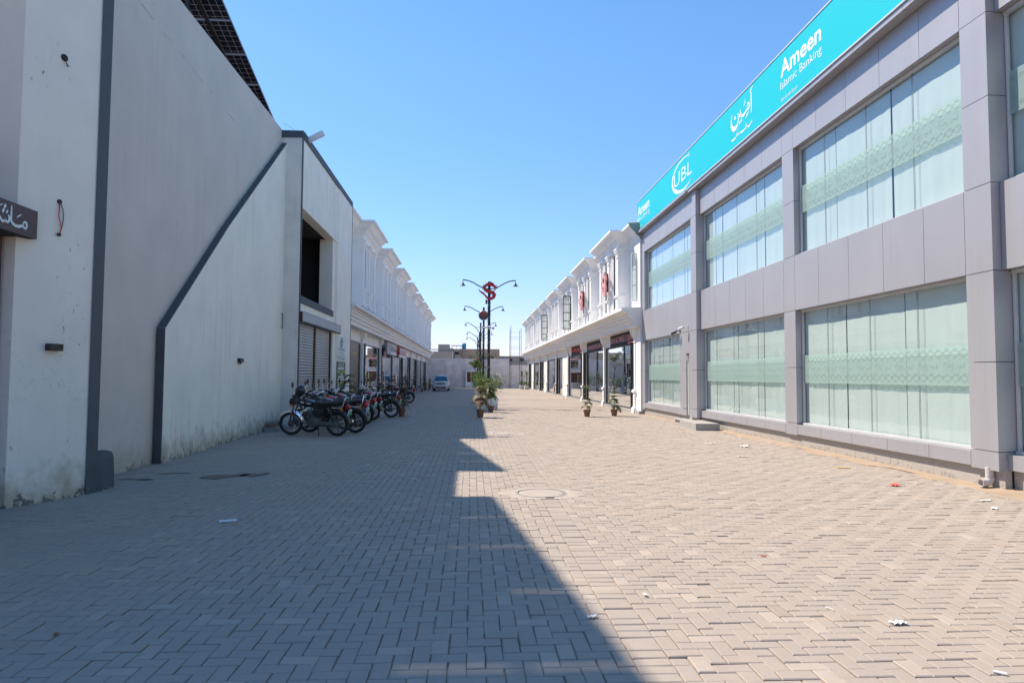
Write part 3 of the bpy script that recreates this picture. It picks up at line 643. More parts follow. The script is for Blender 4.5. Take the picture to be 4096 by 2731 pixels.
# roof sign
sign = thing('bank_sign', 'long turquoise sign along the bank roof edge with white lettering', 'sign', (7.12, 18, 7.83))
m = MB(); m.box(7.12, 7.19, 1.0, 28.94, 7.835, 9.095); part('banner', m, M['turq'], sign)
m = MB(); m.box(7.105, 7.20, 1.0, 28.96, 9.095, 9.125); m.box(7.105, 7.20, 1.0, 28.96, 7.805, 7.835); m.box(7.105, 7.20, 28.94, 28.97, 7.80, 9.125); part('frame', m, M['steel_white'], sign)
m = MB()
for i in range(16): yy = 2+i*1.7; m.box(7.13, 7.20, yy, yy+.03, 7.74, 7.81)
part('bracket', m, M['concrete'], sign)
fs = line_fn(7.117)
m = MB(); fit_text(m, 'Ameen', fs, 15.17, 13.32, 8.50, 8.90, .022); part('lettering', m, M['print_white'], sign)
m = MB(); fit_text(m, 'Islamic Banking', fs, 15.19, 13.31, 8.17, 8.42, -.004); part('lettering', m, M['print_white'], sign)
m = MB(); fit_text(m, 'Eden Garden Branch', fs, 15.16, 14.37, 7.945, 8.03, -.002); part('lettering', m, M['print_white'], sign)
m = MB()
for st in AR: m.ribbon(st, fs)
part('calligraphy', m, M['print_white'], sign)
m = MB()
for st in SW: m.ribbon(st, fs)
fit_text(m, 'UBL', fs, 23.58, 21.6, 8.24, 8.70, -.006); part('emblem', m, M['print_white'], sign)
m = MB(); fit_text(m, 'Ameen', fs, 28.86, 26.95, 8.46, 8.88, .022); part('lettering', m, M['print_white'], sign)
m = MB(); fit_text(m, 'Islamic Banking', fs, 28.91, 26.95, 8.17, 8.42, -.004); part('lettering', m, M['print_white'], sign)
m = MB(); fit_text(m, 'Eden Garden Branch', fs, 28.9, 28.1, 7.945, 8.03, -.002); part('lettering', m, M['print_white'], sign)
# cameras, pipes, steps
def cctv(loc, body, label):
    x, y, z = loc; r = thing('security_camera', label, 'security camera', (x, y, z), group='cameras on the bank wall')
    m = MB(); m.box(x-.02, x, y-.035, y+.035, z-.04, z+.06); m.tube([(x-.01,y,z+.02),(x-.11,y+.02,z+.01),(x-.16,y+.05,z-.03)], .014, 8); part('bracket', m, body, r, 40)
    m = MB(); d = Vector((-.45,.85,-.25)).normalized(); c0 = Vector((x-.16,y-.03,z-.02)); m.tube([c0, c0+d*.19, c0+d*.21], [.045,.045,.05], 14); part('housing', m, body, r, 40)
    m = MB(); c1 = c0+d*.205; m.tube([c1, c1+d*.012], [.038,.036], 14); part('lens', m, M['black_plastic'], r, 40)
cctv((7.24, 22.5, 3.26), M['steel_white'], 'white bullet camera on the grey bank wall above the door')
cctv((7.24, 23.35, 3.16), M['black_plastic'], 'black bullet camera on the grey bank wall left of the white one')
def pipe(x, y, label, ztop=.34, s=1.0):
    r = .055*s; root = thing('drain_pipe', label, 'drain pipe', (x, y, 0), group='drain pipes under the bank pillars'); m = MB()
    m.tube([(x,y,ztop),(x,y,.16)], r, 18); part('riser', m, M['pvc'], root, 40)
    m = MB(); pts = [(x,y,.165),(x,y,.13),(x-.02,y,.098),(x-.06,y,.082),(x-.14,y+.0,.08)]; m.tube(pts, [r*1.1]*5, 18, caps=False); m.tube(pts[::-1], [r*.93]*5, 18, caps=False)
    m.lathe([(r*.93,0),(r*1.1,0)], (x-.14,y,.08), 18, 'x', False, False); part('elbow', m, M['pvc'], root, 40)
M['pvc'] = mk('pvc', (.58,.53,.51), .5, .06, 5)
pipe(7.40, 9.42, 'pale plastic drain elbow under the nearest bank pillar', .30); pipe(7.38, 21.9, 'pale drain pipe beside the steps of the bank side door', .3, .9)
m = MB(); m.box(6.92, 7.43, 22.02, 23.2, .13, .165); 
m.box(6.97, 7.43, 22.1, 23.12, -.02, .13); solo('step_slab', m, M['step_stone'], 'thin stone step slab below the white side door of the bank', 'step', (7.2, 22.6, 0), group='stone steps')
m = MB(); m.obox((6.98, 20.7, .095), (.36,0,0), (.02,.85,0), (0,0,.105)); solo('step_block', m, M['step_stone'], 'low stone block standing loose on the paving before the bank', 'step', (6.98, 20.7, 0), group='stone steps')
# ------------------------------------------------------------------ plastered building on the left
lb = thing('plaster_building', 'white and grey plastered building with dark painted edges, left of the street', 'building', (-5.6, 15, 0))
def prism_xy(m, poly, z0, z1): return m.prism(poly, lambda u, v, w: (u, v, w), z0, z1)
P0, P1, P2, P3 = (-5.35, 8.26), (-4.96, 9.19), (-4.94, 9.42), (-5.62, 9.62)
m = MB(); prism_xy(m, [P0, P1, (-5.6, 9.4), (-6.4, 8.26)], -.05, 8.6); part('pier', m, M['plaster_scuffed'], lb)
m = MB(); prism_xy(m, [(-4.952, 9.175), P2, P3, (-5.6, 9.402), (-4.965, 9.195)], -.05, 8.6); part('edge_band', m, M['band_paint'], lb)
m = MB(); r5 = random.Random(5)
foot = [(-4.945,9.18),(-4.90,9.5),(-4.895,9.78),(-4.95,9.83),(-5.6,9.86),(-5.6,9.2)]
rings = []
for z, q in ((-.05,0),(.2,.004),(.42,.012),(.49,.03),(.505,.06)): rings.append([(x-(q if x > -5.2 else 0), y+(q if y < 9.4 else -q), z+r5.uniform(-.006,.006)) for x, y in foot])
m.ring_loft(rings); part('foot_block', m, M['band_worn'], lb)
gx = lambda y: -5.47-.0488*(y-10.94)
def slanted(y): return gx(y)
m = MB()
m.prism([(9.35,-.05),(22.3,-.05),(22.3,9.26),(12.9,8.62),(9.35,8.36)], lambda u, v, w: (gx(u)-w, u, v), 0, .35); part('upper_wall', m, M['plaster_grey'], lb)
bx = lambda y: -5.38-.0488*(y-12.28)
out = [(12.28,-.05),(12.28,2.37),(15.7,4.92),(21.62,8.98),(21.62,-.05)]
m = MB(); m.prism(out, lambda u, v, w: (bx(u)-w, u, v), 0, .12); part('lower_wall', m, M['plaster'], lb)
m = MB(); e = .004
def edge(a, b_, wd):
    (y0,z0),(y1,z1) = a, b_; n = Vector((0, -(z1-z0), (y1-y0))).normalized()*e; n = n if n.y <= 0 else n
    p = []
    for w in (-.003, .125):
        p.append([(bx(y0)-w, y0+n.y, z0+n.z), (bx(y1)-w, y1+n.y, z1+n.z)])
    m.quad(p[0][0], p[0][1], p[1][1], p[1][0])
    m.quad(p[0][0], p[0][1], (bx(y1)+.003, y1+wd*(z1-z0)/math.hypot(y1-y0,z1-z0), z1-wd*(y1-y0)/math.hypot(y1-y0,z1-z0)), (bx(y0)+.003, y0+wd*(z1-z0)/math.hypot(y1-y0,z1-z0), z0-wd*(y1-y0)/math.hypot(y1-y0,z1-z0)))
for i in range(3): edge(out[i], out[i+1], .022)
part('edge_trim', m, M['band_paint'], lb)
# joint crack along the upper wall
m = MB(); r5 = random.Random(9); y = 9.7
while y < 16.5:
    l = r5.uniform(.1, .5); z = 7.62 + .01*math.sin(y*3); w = r5.choice((.004,.006,.010))
    if r5.random() < .75: m.quad((gx(y)+.002,y,z),(gx(y+l)+.002,y+l,z+r5.uniform(-.008,.008)),(gx(y+l)+.002,y+l,z+w),(gx(y)+.002,y,z+w))
    y += l
part('crack', m, M['dark_joint'], lb)
# recess with the door at the far left
m = MB(); m.box(-6.2, -5.75, 3, 8.9, 3.4, 8.6); m.box(-6.2, -5.75, 3, 8.35, -.05, .12); m.box(-6.6,-6.2,3,8.9,-.05,8.6); part('recess_wall', m, M['plaster_grey'], lb)
m = MB(); m.box(-5.75, -5.70, 3, 8.36, 3.80, 4.12); part('lintel_band', m, M['band_paint'], lb)
m = MB(); m.box(-5.62, -5.455, 8.0, 8.19, 0, 3.14); m.box(-5.80, -5.66, 8.20, 8.30, 0, 3.3); m.box(-5.80, -5.66, 3, 8.2, 3.2, 3.3); dfr = part('door_frame', m, M['brown_frame'], lb)
m = MB(); m.box(-5.76, -5.72, 3, 8.2, .02, 3.2); part('door', m, M['plaster_grey'], lb)
m = MB(); m.box(-5.70,-5.64,8.30,8.33,0,3.35); part('door_edge_strip', m, M['rust'], lb)
# shutter portal
XP, YA, YB = -5.32, 21.3, 30.1
m = MB()
m.box(XP-.6, XP, YA, YA+.02, -.05, 8.94)
m.box(-6.0, XP, YA+.02, YA+.12, -.05, 8.94)
part('portal_return', m, M['plaster_stained'], lb)
m = MB(); m.box(XP-.35, XP, YA+.12, 26.95, 6.77, 8.92); part('beam', m, M['plaster'], lb)
m = MB(); m.box(XP-.30, XP-.02, YA+.12, 26.42, 3.54, 3.79); part('sill_band', m, M['plaster'], lb)
m = MB(); m.box(XP-.5, XP+.02, 26.95, YB-.06, -.05, 8.92); m.box(XP-.55, XP-.06, 26.42, 26.95, 3.4, 6.77); m.box(XP-.5, XP-.006, 26.42, 26.95, -.05, 3.4); part('portal_pillar', m, M['plaster'], lb)
m = MB(); m.box(XP-.75, XP+.012, YA-.012, YA+.12, 8.94, 9.17); m.box(XP-.45, XP+.03, YA+.12, YB, 8.925, 9.165); m.box(XP-.02, XP+.010, YA-.004, YA+.09, -.05, 8.94); m.box(XP-.05, XP+.028, YB-.055, YB+.01, -.05, 8.925); part('coping', m, M['band_paint'], lb)
m = MB(); m.box(XP-.35, XP+.015, YA+.12, 26.40, 3.79, 4.02); part('window_sill', m, M['band_worn'], lb)
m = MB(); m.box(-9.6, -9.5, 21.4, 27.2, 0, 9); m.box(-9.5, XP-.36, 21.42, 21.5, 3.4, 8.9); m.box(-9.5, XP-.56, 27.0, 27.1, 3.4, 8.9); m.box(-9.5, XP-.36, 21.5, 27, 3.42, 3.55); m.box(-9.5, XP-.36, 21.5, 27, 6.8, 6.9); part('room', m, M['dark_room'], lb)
m = MB(); m.box(-14, -5.98, 9.9, 30, 8.2, 8.3); part('roof', m, M['concrete'], lb)
m = MB(); m.box(-14, -9.7, 9.9, 30, -.05, 8.2); m.box(-9.7,-5.95, 29.6, 30.05, -.05, 8.9); part('inner_wall', m, M['concrete'], lb)
m = MB(); m.box(XP-.2, XP+.11, YA+.13, 27.45, 3.20, 3.225); m.box(XP+.098, XP+.11, YA+.02, 27.45, 3.20, 3.525); m.box(XP-.2, XP+.11, YA+.13, 27.45, 3.515, 3.53); m.box(XP+.005,XP+.11,27.44,27.455,3.20,3.53); part('canopy_box', m, M['awn'], lb)
m = MB(); m.box(XP+.003, XP+.096, YA+.03, YA+.12, 3.22, 3.51); part('canopy_end', m, M['rust'], lb)
sh = MB(); sh.box(-5.47, -5.39, 23.72, 23.92, 0, 3.20); sh.box(-5.48, -5.38, 26.30, 26.42, 0, 3.20); shutter = part('roller_shutter', sh, M['rust'], lb)
for yy0, yy1 in ((21.45, 23.72), (23.92, 26.30)):
    base = MB(); h = .094
    base.v = []; pr = [(0,0),(.018,.01),(.024,.045),(.018,.080),(0,.088)]
    base.ring_loft([[(-5.45+q[0]*1.3, y, q[1]) for q in pr] for y in (yy0, yy1)], closed=False, cap0=False, cap1=False)
    first = None
    for k in range(34):
        if first is None:
            first = part('slat', base, M['shutter'], shutter, 50); first.location.z = 0; 
        else:
            o = first.copy(); link(o, shutter, (0, 0, k*h))
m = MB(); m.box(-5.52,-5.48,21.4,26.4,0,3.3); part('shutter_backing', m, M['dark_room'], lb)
m = MB(); m.obox((-5.06, 21.9, 9.20), (.24,0,.13), (0,.06,0), (-.038,0,.072)); solo('floodlight', m, M['steel_white'], 'white floodlight box tilted out over the portal roof edge', 'floodlight', (-5.25, 21.9, 9.17))
m = MB(); m.tube([(-5.75,20.6,9.15),(-5.7,21.0,9.2),(-5.55,21.35,9.17)], .006, 5); solo('roof_cable', m, M['steel_white'], 'thin pale cable sagging at the roof corner beside the portal', 'cable', (-5.75, 20.6, 9.1))
# fittings on the walls
def pierpt(y): return -5.35+(y-8.26)*(.39/.93)
d1 = Vector((.39,.93,0)).normalized(); n1 = Vector((.93,-.39,0)).normalized()
m = MB(); c = Vector((pierpt(8.71),8.71,1.875))+n1*.045; m.obox(c, d1*.085, n1*.042, (0,0,.043)); solo('wall_light', m, M['black_plastic'], 'black box wall light on the scuffed white pier', 'wall light', tuple(c), group='black box wall lights')
m = MB(); m.box(bx(16.79), bx(16.79)+.08, 16.68, 16.92, 1.85, 1.95); m.box(bx(16.79)+.02, bx(16.79)+.06, 16.78, 16.81, 1.81, 1.85); solo('wall_light', m, M['black_plastic'], 'small black box wall light on the long plain white wall', 'wall light', (bx(16.79), 16.8, 1.85), group='black box wall lights')
m = MB(); m.box(bx(21.3)-.02, bx(21.3)+.012, 21.10, 21.13, 2.98, 3.45); m.box(bx(21.3)-.02, bx(21.3)+.012, 21.25, 21.28, 2.98, 3.45); m.box(bx(21.3)-.02, bx(21.3)+.012, 21.13, 21.25, 3.42, 3.45); m.box(bx(21.3)-.02, bx(21.3)+.012, 21.13, 21.25, 2.98, 3.01); m.mi = 1; m.box(bx(21.3)-.02, bx(21.3)+.003, 21.13, 21.25, 3.01, 3.42); solo('meter_box', m, [M['black_plastic'], M['grey_alloy']], 'narrow dark recessed box high on the white wall near the corner', 'meter box', (bx(21.2), 21.2, 2.98))
def wire(pts, mat, name, label):
    mm = MB(); mm.tube(pts, .0065, 6); return mm
root = thing('loose_cable', 'red and black wires hanging from a hole in the white pier', 'cable', (pierpt(8.73)+.02, 8.73, 3.3), group='wires in holes of the pier')
def pp(y, off, z): v = Vector((pierpt(y),y,z))+n1*off; return (v.x, v.y, v.z)
m = MB(); m.lathe([(.03,0),(.03,.012),(.001,.014)], (0,0,0), 14); q = Matrix.Translation(pp(8.73,.0,3.69)) @ n1.to_track_quat('Z','Y').to_matrix().to_4x4(); m.v = [tuple(q @ Vector(v)) for v in m.v]; part('hole', m, M['dark_joint'], root)
m = MB(); m.tube([pp(8.725,.012,3.68),pp(8.715,.03,3.60),pp(8.71,.03,3.50),pp(8.735,.03,3.42),pp(8.745,.03,3.36),pp(8.73,.025,3.29)], .006, 6); part('red_wire', m, M['red'], root)
m = MB(); m.tube([pp(8.735,.012,3.68),pp(8.755,.03,3.60),pp(8.765,.03,3.53),pp(8.765,.03,3.48),pp(8.76,.03,3.42),pp(8.748,.03,3.36),pp(8.735,.025,3.30)], .006, 6); part('black_wire', m, M['band_paint'], root)
m = MB(); m.obox(pp(8.725,.025,3.275), d1*.018, n1*.012, (0,0,.018)); part('connector', m, M['rust'], root)
root = thing('wall_hole', 'dark cable hole with short wire ends high on the white pier', 'cable hole', pp(8.72,.01,5.5), group='wires in holes of the pier')
m = MB(); m.lathe([(.045,0),(.045,.010),(.001,.012)], (0,0,0), 14); q = Matrix.Translation(pp(8.72,.0,5.52)) @ n1.to_track_quat('Z','Y').to_matrix().to_4x4(); m.v = [tuple(q @ Vector(v)) for v in m.v]; part('hole', m, M['dark_joint'], root)
m = MB(); m.tube([pp(8.715,.012,5.5),pp(8.73,.03,5.45),pp(8.75,.03,5.43),pp(8.76,.03,5.42)], .005, 5); m.tube([pp(8.72,.012,5.5),pp(8.735,.03,5.44),pp(8.745,.03,5.41)], .005, 5); part('wire_ends', m, M['dark_joint'], root)
# brown sign over the door
bs = thing('brown_sign', 'dark brown sign box with white calligraphy above the left doorway', 'sign', (-5.3, 7.6, 3.15))
m = MB(); m.box(-5.215, -5.20, 5.4, 8.40, 3.15, 3.485); m.box(-5.56, -5.215, 5.4, 8.40, 3.47, 3.485); m.box(-5.215,-5.56,8.388,8.40,3.15,3.47); part('sign_box', m, M['brown_sign'], bs)
m = MB(); fb = lambda u, v, w: (-5.196+w, u, v)
for st in BR: m.ribbon(st, fb)
part('calligraphy', m, M['white_letter'], bs)
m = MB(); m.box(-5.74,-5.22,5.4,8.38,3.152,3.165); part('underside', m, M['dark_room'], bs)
# upright signs right of the shutter
fx = lambda x: (lambda u, v, w: (x + w, u, v))
s1 = thing('white_sign', 'tall white sign with teal roundel beside the shutter, above the green one', 'sign', (-5.29, 28, 2.1), group='signs on the shutter pillar')
m = MB(); m.box(XP+.022, XP+.045, 27.12, 28.90, 2.145, 3.12); part('board', m, M['sign_paper'], s1)
f1 = fx(XP+.047)
m = MB(); m.box(XP+.045, XP+.05, 27.12, 28.90, 2.285, 2.30); fit_text(m, 'SHIRAZI', f1, 27.38, 28.62, 2.555, 2.66, .01); fit_text(m, 'Construction', f1, 27.45, 28.55, 2.46, 2.515, -.005); fit_text(m, 'Services', f1, 27.65, 28.35, 2.36, 2.415, -.005); part('lettering', m, M['ink'], s1)
m = MB(); fit_text(m, '0321-4688829', f1, 27.38, 28.68, 2.19, 2.255, .01); part('phone_number', m, M['teal_mark'], s1)
m = MB(); f2 = f1
m.ribbon([(28.02+.27*math.cos(t), 2.845+.11*math.sin(t), .05+.10*abs(math.sin(t*.5))) for t in [k*.29-.2 for k in range(19)]], f1); m.ribbon([(27.9,2.85,.03),(28.2,2.85,.05),(28.22,2.79,.05),(28.0,2.765,.02)], f1); part('emblem', m, M['teal_mark'], s1)
m = MB(); m.ribbon([(27.8,3.055,.02),(27.95,3.03,.03),(28.1,3.05,.03),(28.25,3.03,.02)], f1); m.ribbon([(27.9,3.075,.015),(28.2,3.085,.015)], f1); m.ribbon([(27.6,2.99,.012),(28.5,2.985,.012)], f1); part('calligraphy', m, M['ink'], s1)
s2 = thing('green_sign', 'green and lime sign on the pillar beside the shutter, behind a plant', 'sign', (-5.29, 28, 1.0), group='signs on the shutter pillar')
m = MB(); m.box(XP+.022, XP+.045, 27.12, 28.92, 1.0, 2.11); part('board', m, M['green_sign'], s2)
m = MB()
for k, uu in enumerate((27.55,27.75,27.98,28.2,28.42)): m.ribbon([(uu,1.83,.09),(uu-.02,1.95,.07),(uu-.08+.03*k,2.07,.04)], f1)
m.ribbon([(27.3,1.84,.05),(27.6,1.81,.06),(27.9,1.85,.05),(28.2,1.81,.06),(28.65,1.85,.05)], f1); m.ribbon([(28.4,2.0,.03),(28.7,2.07,.02)], f1); part('calligraphy', m, M['white_letter'], s2)
m = MB(); m.box(XP+.045, XP+.047, 27.9, 28.3, 1.565, 1.625); m.box(XP+.045, XP+.047, 27.4, 28.6, 1.46, 1.535); m.box(XP+.045, XP+.047, 27.3, 28.7, 1.35, 1.43); part('white_boxes', m, M['white_letter'], s2)
m = MB(); fit_text(m, 'BAHRIA HOME', fx(XP+.049), 27.16, 28.85, 1.655, 1.765, .03); part('lettering', m, M['lime'], s2)
m = MB(); f3 = fx(XP+.05); fit_text(m, '113', f3, 27.98, 28.22, 1.575, 1.615); fit_text(m, 'SECURITY VIEW', f3, 27.45, 28.55, 1.475, 1.52); fit_text(m, 'EDEN VALUE HOMES', f3, 27.36, 28.64, 1.365, 1.415); part('small_print', m, M['ink'], s2)
m = MB(); m.box(XP+.045,XP+.047,27.2,28.85,1.24,1.31); part('lime_band', m, M['lime'], s2)
# ---- solar arrays above the roof
def solar(label, yn, zn, slope, n, pitch, gapw):
    root = thing('solar_array', label, 'solar panels', (-7.4, yn, 8.3), group='solar arrays on the left roof')
    t = Vector((0, 1, -slope)).normalized(); nn = Vector((0, slope, 1)).normalized()
    for k in range(n):
        for c in range(2):
            m = MB(); W, Lh = 2.26, pitch-gapw
            m.mi = 0; m.quad((-W+.02,.02,0),(-.02,.02,0),(-.02,Lh-.02,0),(-W+.02,Lh-.02,0))
            m.mi = 1; m.box(-W,0,0,.02,-.022,.018); m.box(-W,0,Lh-.02,Lh,-.022,.018); m.box(-W,-W+.02,.02,Lh-.02,-.022,.018); m.box(-.02,0,.02,Lh-.02,-.022,.018)
            o = part('panel', m, [M['solar'], M['solar_frame']], root, world=False)
            p = Vector((-6.2-c*2.29, yn, zn)) + t*(k*pitch)
            o.location = p - Vector((-7.4, yn, 8.3)); o.rotation_euler.x = -math.atan(slope)
    m = MB()
    for xx in (-6.78, -7.95, -9.1, -10.2):
        a = Vector((xx, yn, zn))-nn*.06; b = a+t*(n*pitch); m.obox((a+b)/2, (.03,0,0), t*(n*pitch/2), nn*.035)
    part('rail', m, M['black_metal'], root)
    m = MB()
    for q in (.06, .5, .94):
        for xx in (-6.95, -10.0):
            b = Vector((xx, yn, zn))+t*(n*pitch*q); m.box(xx-.04, xx+.04, b.y-.04, b.y+.04, 8.3, b.z-.1)
    part('post', m, M['black_metal'], root)
solar('nearer solar array on the left roof, mostly above the picture', 6.5, 11.88, .2057, 6, 1.22, .02)
solar('row of dark solar panels seen from below over the left roof edge', 16.2, 10.90, .2825, 5, 1.215, .03)
# ------------------------------------------------------------------ the two white shop rows
def row(side, name, label, Xc, cols, ybeg, yend, bays, blen, zz, dbox, dtip, bay_n):
    """d is the distance behind the column faces, positive into the building"""
    X = lambda d: side*(Xc+d)
    root = thing(name, label, 'building', (X(.3), ybeg, 0))
    bxd = lambda m, d0, d1, y0, y1, z0, z1: m.box(X(d0), X(d1), y0, y1, z0, z1)
    zs, zc, zb, zp, zk, zf, zt = zz      # soffit, lower cornice top, upper base, pedestal top, capital top, frieze top, cornice tip
    m = MB(); bxd(m, .15, .5, ybeg, yend, 3.12 if side > 0 else 3.3, zs+.02); bxd(m, .45, 9, ybeg, yend, zs+.02, zc-.02); bxd(m, .05, .5, ybeg, yend, zc-.02, zt-.45); bxd(m, .5, 9, ybeg, yend, zc, zt-.5)
    bxd(m, 5.2, 5.5, ybeg, yend, 0, zs); bxd(m, .25, 5.2, yend-.25, yend, 0, zs+.02); bxd(m, .3, 5.2, ybeg, ybeg+.15, 0, zs)
    part('wall', m, M['white_stucco'], root)
    # lower cornice along the whole row
    pr = [(.32,zs),(-.25,zs),(-.25,zs+.17),(-.27,zs+.19),(-.34,zs+.20),(-.34,zs+.32),(-.36,zs+.34),(-.43,zs+.35),(-.43,zs+.44),(-.47,zs+.47),(-.52,zs+.56),(-.64,zs+.65),(-.72,zs+.66),(-.77,zs+.69),(-.77,zc),(-.70,zc+.03),(.5,zc+.10)]
    if side < 0: pr = [(d*1.0-(.10 if d < 0 else 0), z) for d, z in pr]
    m = MB(); m.ring_loft([[(X(d), y, z) for d, z in pr] for y in (ybeg-.05, yend+.35)]); part('lower_cornice', m, M['white_stucco'], root)
    # cornice of the recessed wall
    def cprof(o): return [(0,zk-.05),(.02*o,zk),(.02*o,zf-.12),(.10*o,zf-.10),(.10*o,zf-.03),(.22*o,zf),(.22*o,zf+.06),(.30*o,zf+.12),(.52*o,zf+.2),(.78*o,zt-.14),(.9*o,zt-.11),(1.0*o,zt-.09),(1.0*o,zt),(.3*o,zt+.02)]
    ov = abs(dtip)-abs(dbox)
    cp = cprof(ov)
    m = MB(); m.ring_loft([[(X(.05-o), y, z) for o, z in cp]+[(X(.5), y, zt+.02), (X(.5), y, zk-.05)] for y in (ybeg-.02, yend)]); part('recess_cornice', m, M['white_stucco'], root)
    # columns
    pw = .32
    cm = MB()
    for (e, z0, z1) in ((.07,-.05,.22),(.03,.22,.27),(0,.27,.86),(.03,.86,.90),(.06,.90,.98),(.03,.98,1.02)): cm.box(X(-e), X(.17), -pw/2-e, pw/2+e, z0, z1)
    cm.box(X(.03), X(.17), -pw/2+.03, pw/2-.03, 1.02, zs-.62)
    for (e, z0, z1) in ((.0,zs-.62,zs-.58),(-.02,zs-.58,zs-.42),(.02,zs-.42,zs-.36),(.05,zs-.36,zs-.28),(.09,zs-.28,zs-.16),(.12,zs-.16,zs)): cm.box(X(-e), X(.17), -pw/2-e, pw/2+e, z0, z1)
    for a, b in ((.10,.16),): cm.box(X(-.012), X(0), -.11, .11, .36, .78)
    cme = None
    for y in cols:
        if cme is None:
            d = WL[root]; cm.v = [(x-d.x, q, z) for x, q, z in cm.v]; o = bpy.data.objects.new('column', cm.mesh('column', M['white_stucco'])); cme = o; link(o, root, (0, y-ybeg, 0))
        else: inst(cme, root, (0, y-ybeg, 0))
    # upper bays
    def rect(o, d, y0, y1, z): return [(X(d-o), y0-o, z), (X(d-o), y1+o, z), (X(.3), y1+o, z), (X(.3), y0-o, z)]
    b0 = MB(); b0.box(X(dbox+.16), X(.3), .16, blen-.16, zb-.02, zk)
    for y0, y1 in ((0,.46),(blen/2-.2,blen/2+.2),(blen-.46,blen)): b0.box(X(dbox+.05), X(dbox+.2), y0+.04, y1-.04, zb, zk)
    b0.box(X(dbox+.04), X(.3), .045, .16, zb, zk); b0.box(X(dbox+.04), X(.3), blen-.16, blen-.045, zb, zk)
    # fluted window jambs
    for (ya, yb) in ((.46, blen/2-.2), (blen/2+.2, blen-.46)):
        w3 = (yb-ya)*.36
        for q in (ya, yb-w3): b0.box(X(dbox+.10), X(dbox+.2), q, q+w3, zb, zk-.12)
        for q in (ya+.03, ya+.16, ya+.29, yb-.09, yb-.22, yb-.35): b0.box(X(dbox+.06), X(dbox+.12), q, q+.06, zb, zk-.12)
        b0.box(X(dbox+.08), X(dbox+.2), ya, yb, zk-.14, zk)
    c0 = MB(); c0.ring_loft([rect(o, dbox+.02, .02, blen-.02, z) for o, z in cp], cap1=True)
    p0 = MB()
    for (e, z0, z1) in ((.06,zb-.02,zb+.10),(.02,zb+.10,zp-.14),(.05,zp-.14,zp-.08),(.08,zp-.08,zp),(0,zp,zk-.42),(.03,zk-.42,zk-.37),(.01,zk-.37,zk-.24),(.04,zk-.24,zk-.17),(.07,zk-.17,zk-.07),(.10,zk-.07,zk)):
        p0.box(X(dbox-e), X(dbox+.33), -.2-e, .2+e, z0, z1)
    p0.box(X(dbox-.035), X(dbox-.015), -.10, .10, zb+.18, zp-.22)
    w0 = MB(); 
    for q in (0, .0): pass
    ww = (blen/2-.66)*.28
    w0.box(X(dbox+.135), X(dbox+.155), -ww/2, -ww/2+.05, zb+.05, zk-.14); w0.box(X(dbox+.135), X(dbox+.155), ww/2-.05, ww/2, zb+.05, zk-.14)
    for k in range(5): z = zb+.05+(zk-.24-zb)*k/4; w0.box(X(dbox+.135), X(dbox+.155), -ww/2+.05, ww/2-.05, z, z+.04)
    g0 = MB(); g0.box(X(dbox+.147), X(dbox+.152), -ww/2, ww/2, zb+.05, zk-.14)
    protos = None; d = WL[root]
    for k in range(bay_n):
        y = bays[0]+bays[1]*k
        def place(tmb, nm, mat, par, dy, key):
            if key not in place.cache:
                base = WL[par]; tmb.v = [(a-d.x, b_, c_) for a, b_, c_ in tmb.v]; place.cache[key] = tmb.mesh(nm, mat)
            o = bpy.data.objects.new(nm, place.cache[key]); link(o, par, (0, dy, 0)); return o
        if protos is None: place.cache = {}; cache = place.cache; protos = 1
        else: place.cache = cache
        bay = place(b0, 'bay', M['white_stucco'], root, y-ybeg, 'b')
        place(c0, 'cornice', M['white_stucco'], bay, 0, 'c')
        for q in (.23, blen/2, blen-.23): place(p0, 'pilaster', M['white_stucco'], bay, q, 'p')
        for q in (.46+(blen/2-.66)/2, blen-.46-(blen/2-.66)/2): place(w0, 'window_frame', M['black_metal'], bay, q, 'w'); place(g0, 'window_pane', M['glass_shop'], bay, q, 'g')
    # floors and soffit lights
    m = MB(); bxd(m, .3, 5.2, ybeg, yend, .06, .12); bxd(m, -.02, .3, ybeg, yend, -.03, .118); part('shop_floor', m, M['step_stone'], root)
    m = MB()
    y = ybeg+1.5
    while y < yend: m.lathe([(.05,0),(.05,.012)], (X(-.02), y, zs-.012), 12); y += 1.85
    part('soffit_light', m, M['steel'], root)
    return root, X

RZ = (3.71, 4.48, 4.58, 5.28, 7.43, 7.70, 8.18)
LZ = (3.93, 4.70, 5.02, 5.85, 8.28, 8.60, 9.13)
rcols = [29.72+7.05*k for k in range(9)]; lcols = [38.0+7.38*k for k in range(8)]
rrow, RX = row(1, 'white_arcade', 'white classical shop row with bay windows beyond the bank, sunlit', 7.12, rcols, 28.72, 88.2, (30.62, 7.1), 4.55, RZ, -.5, -.97, 8)
lrow, LX = row(-1, 'white_arcade', 'white classical shop row beyond the plastered building, in shade', 5.95, lcols, 30.25, 91.2, (33.85, 7.4), 4.15, LZ, -.57, -1.2, 8)
# torn end of the cornice over the bank
m = MB(); m.ring_loft([[(7.2,28.70,7.5),(6.75,28.70,7.98),(6.62,28.70,8.2),(7.2,28.70,8.22)],[(7.2,28.62,7.45),(6.78,28.60,7.93),(6.66,28.62,8.14),(7.2,28.62,8.2)]]); part('broken_cornice_end', m, M['tealscrap'] if 'tealscrap' in M else M['concrete'], rrow)
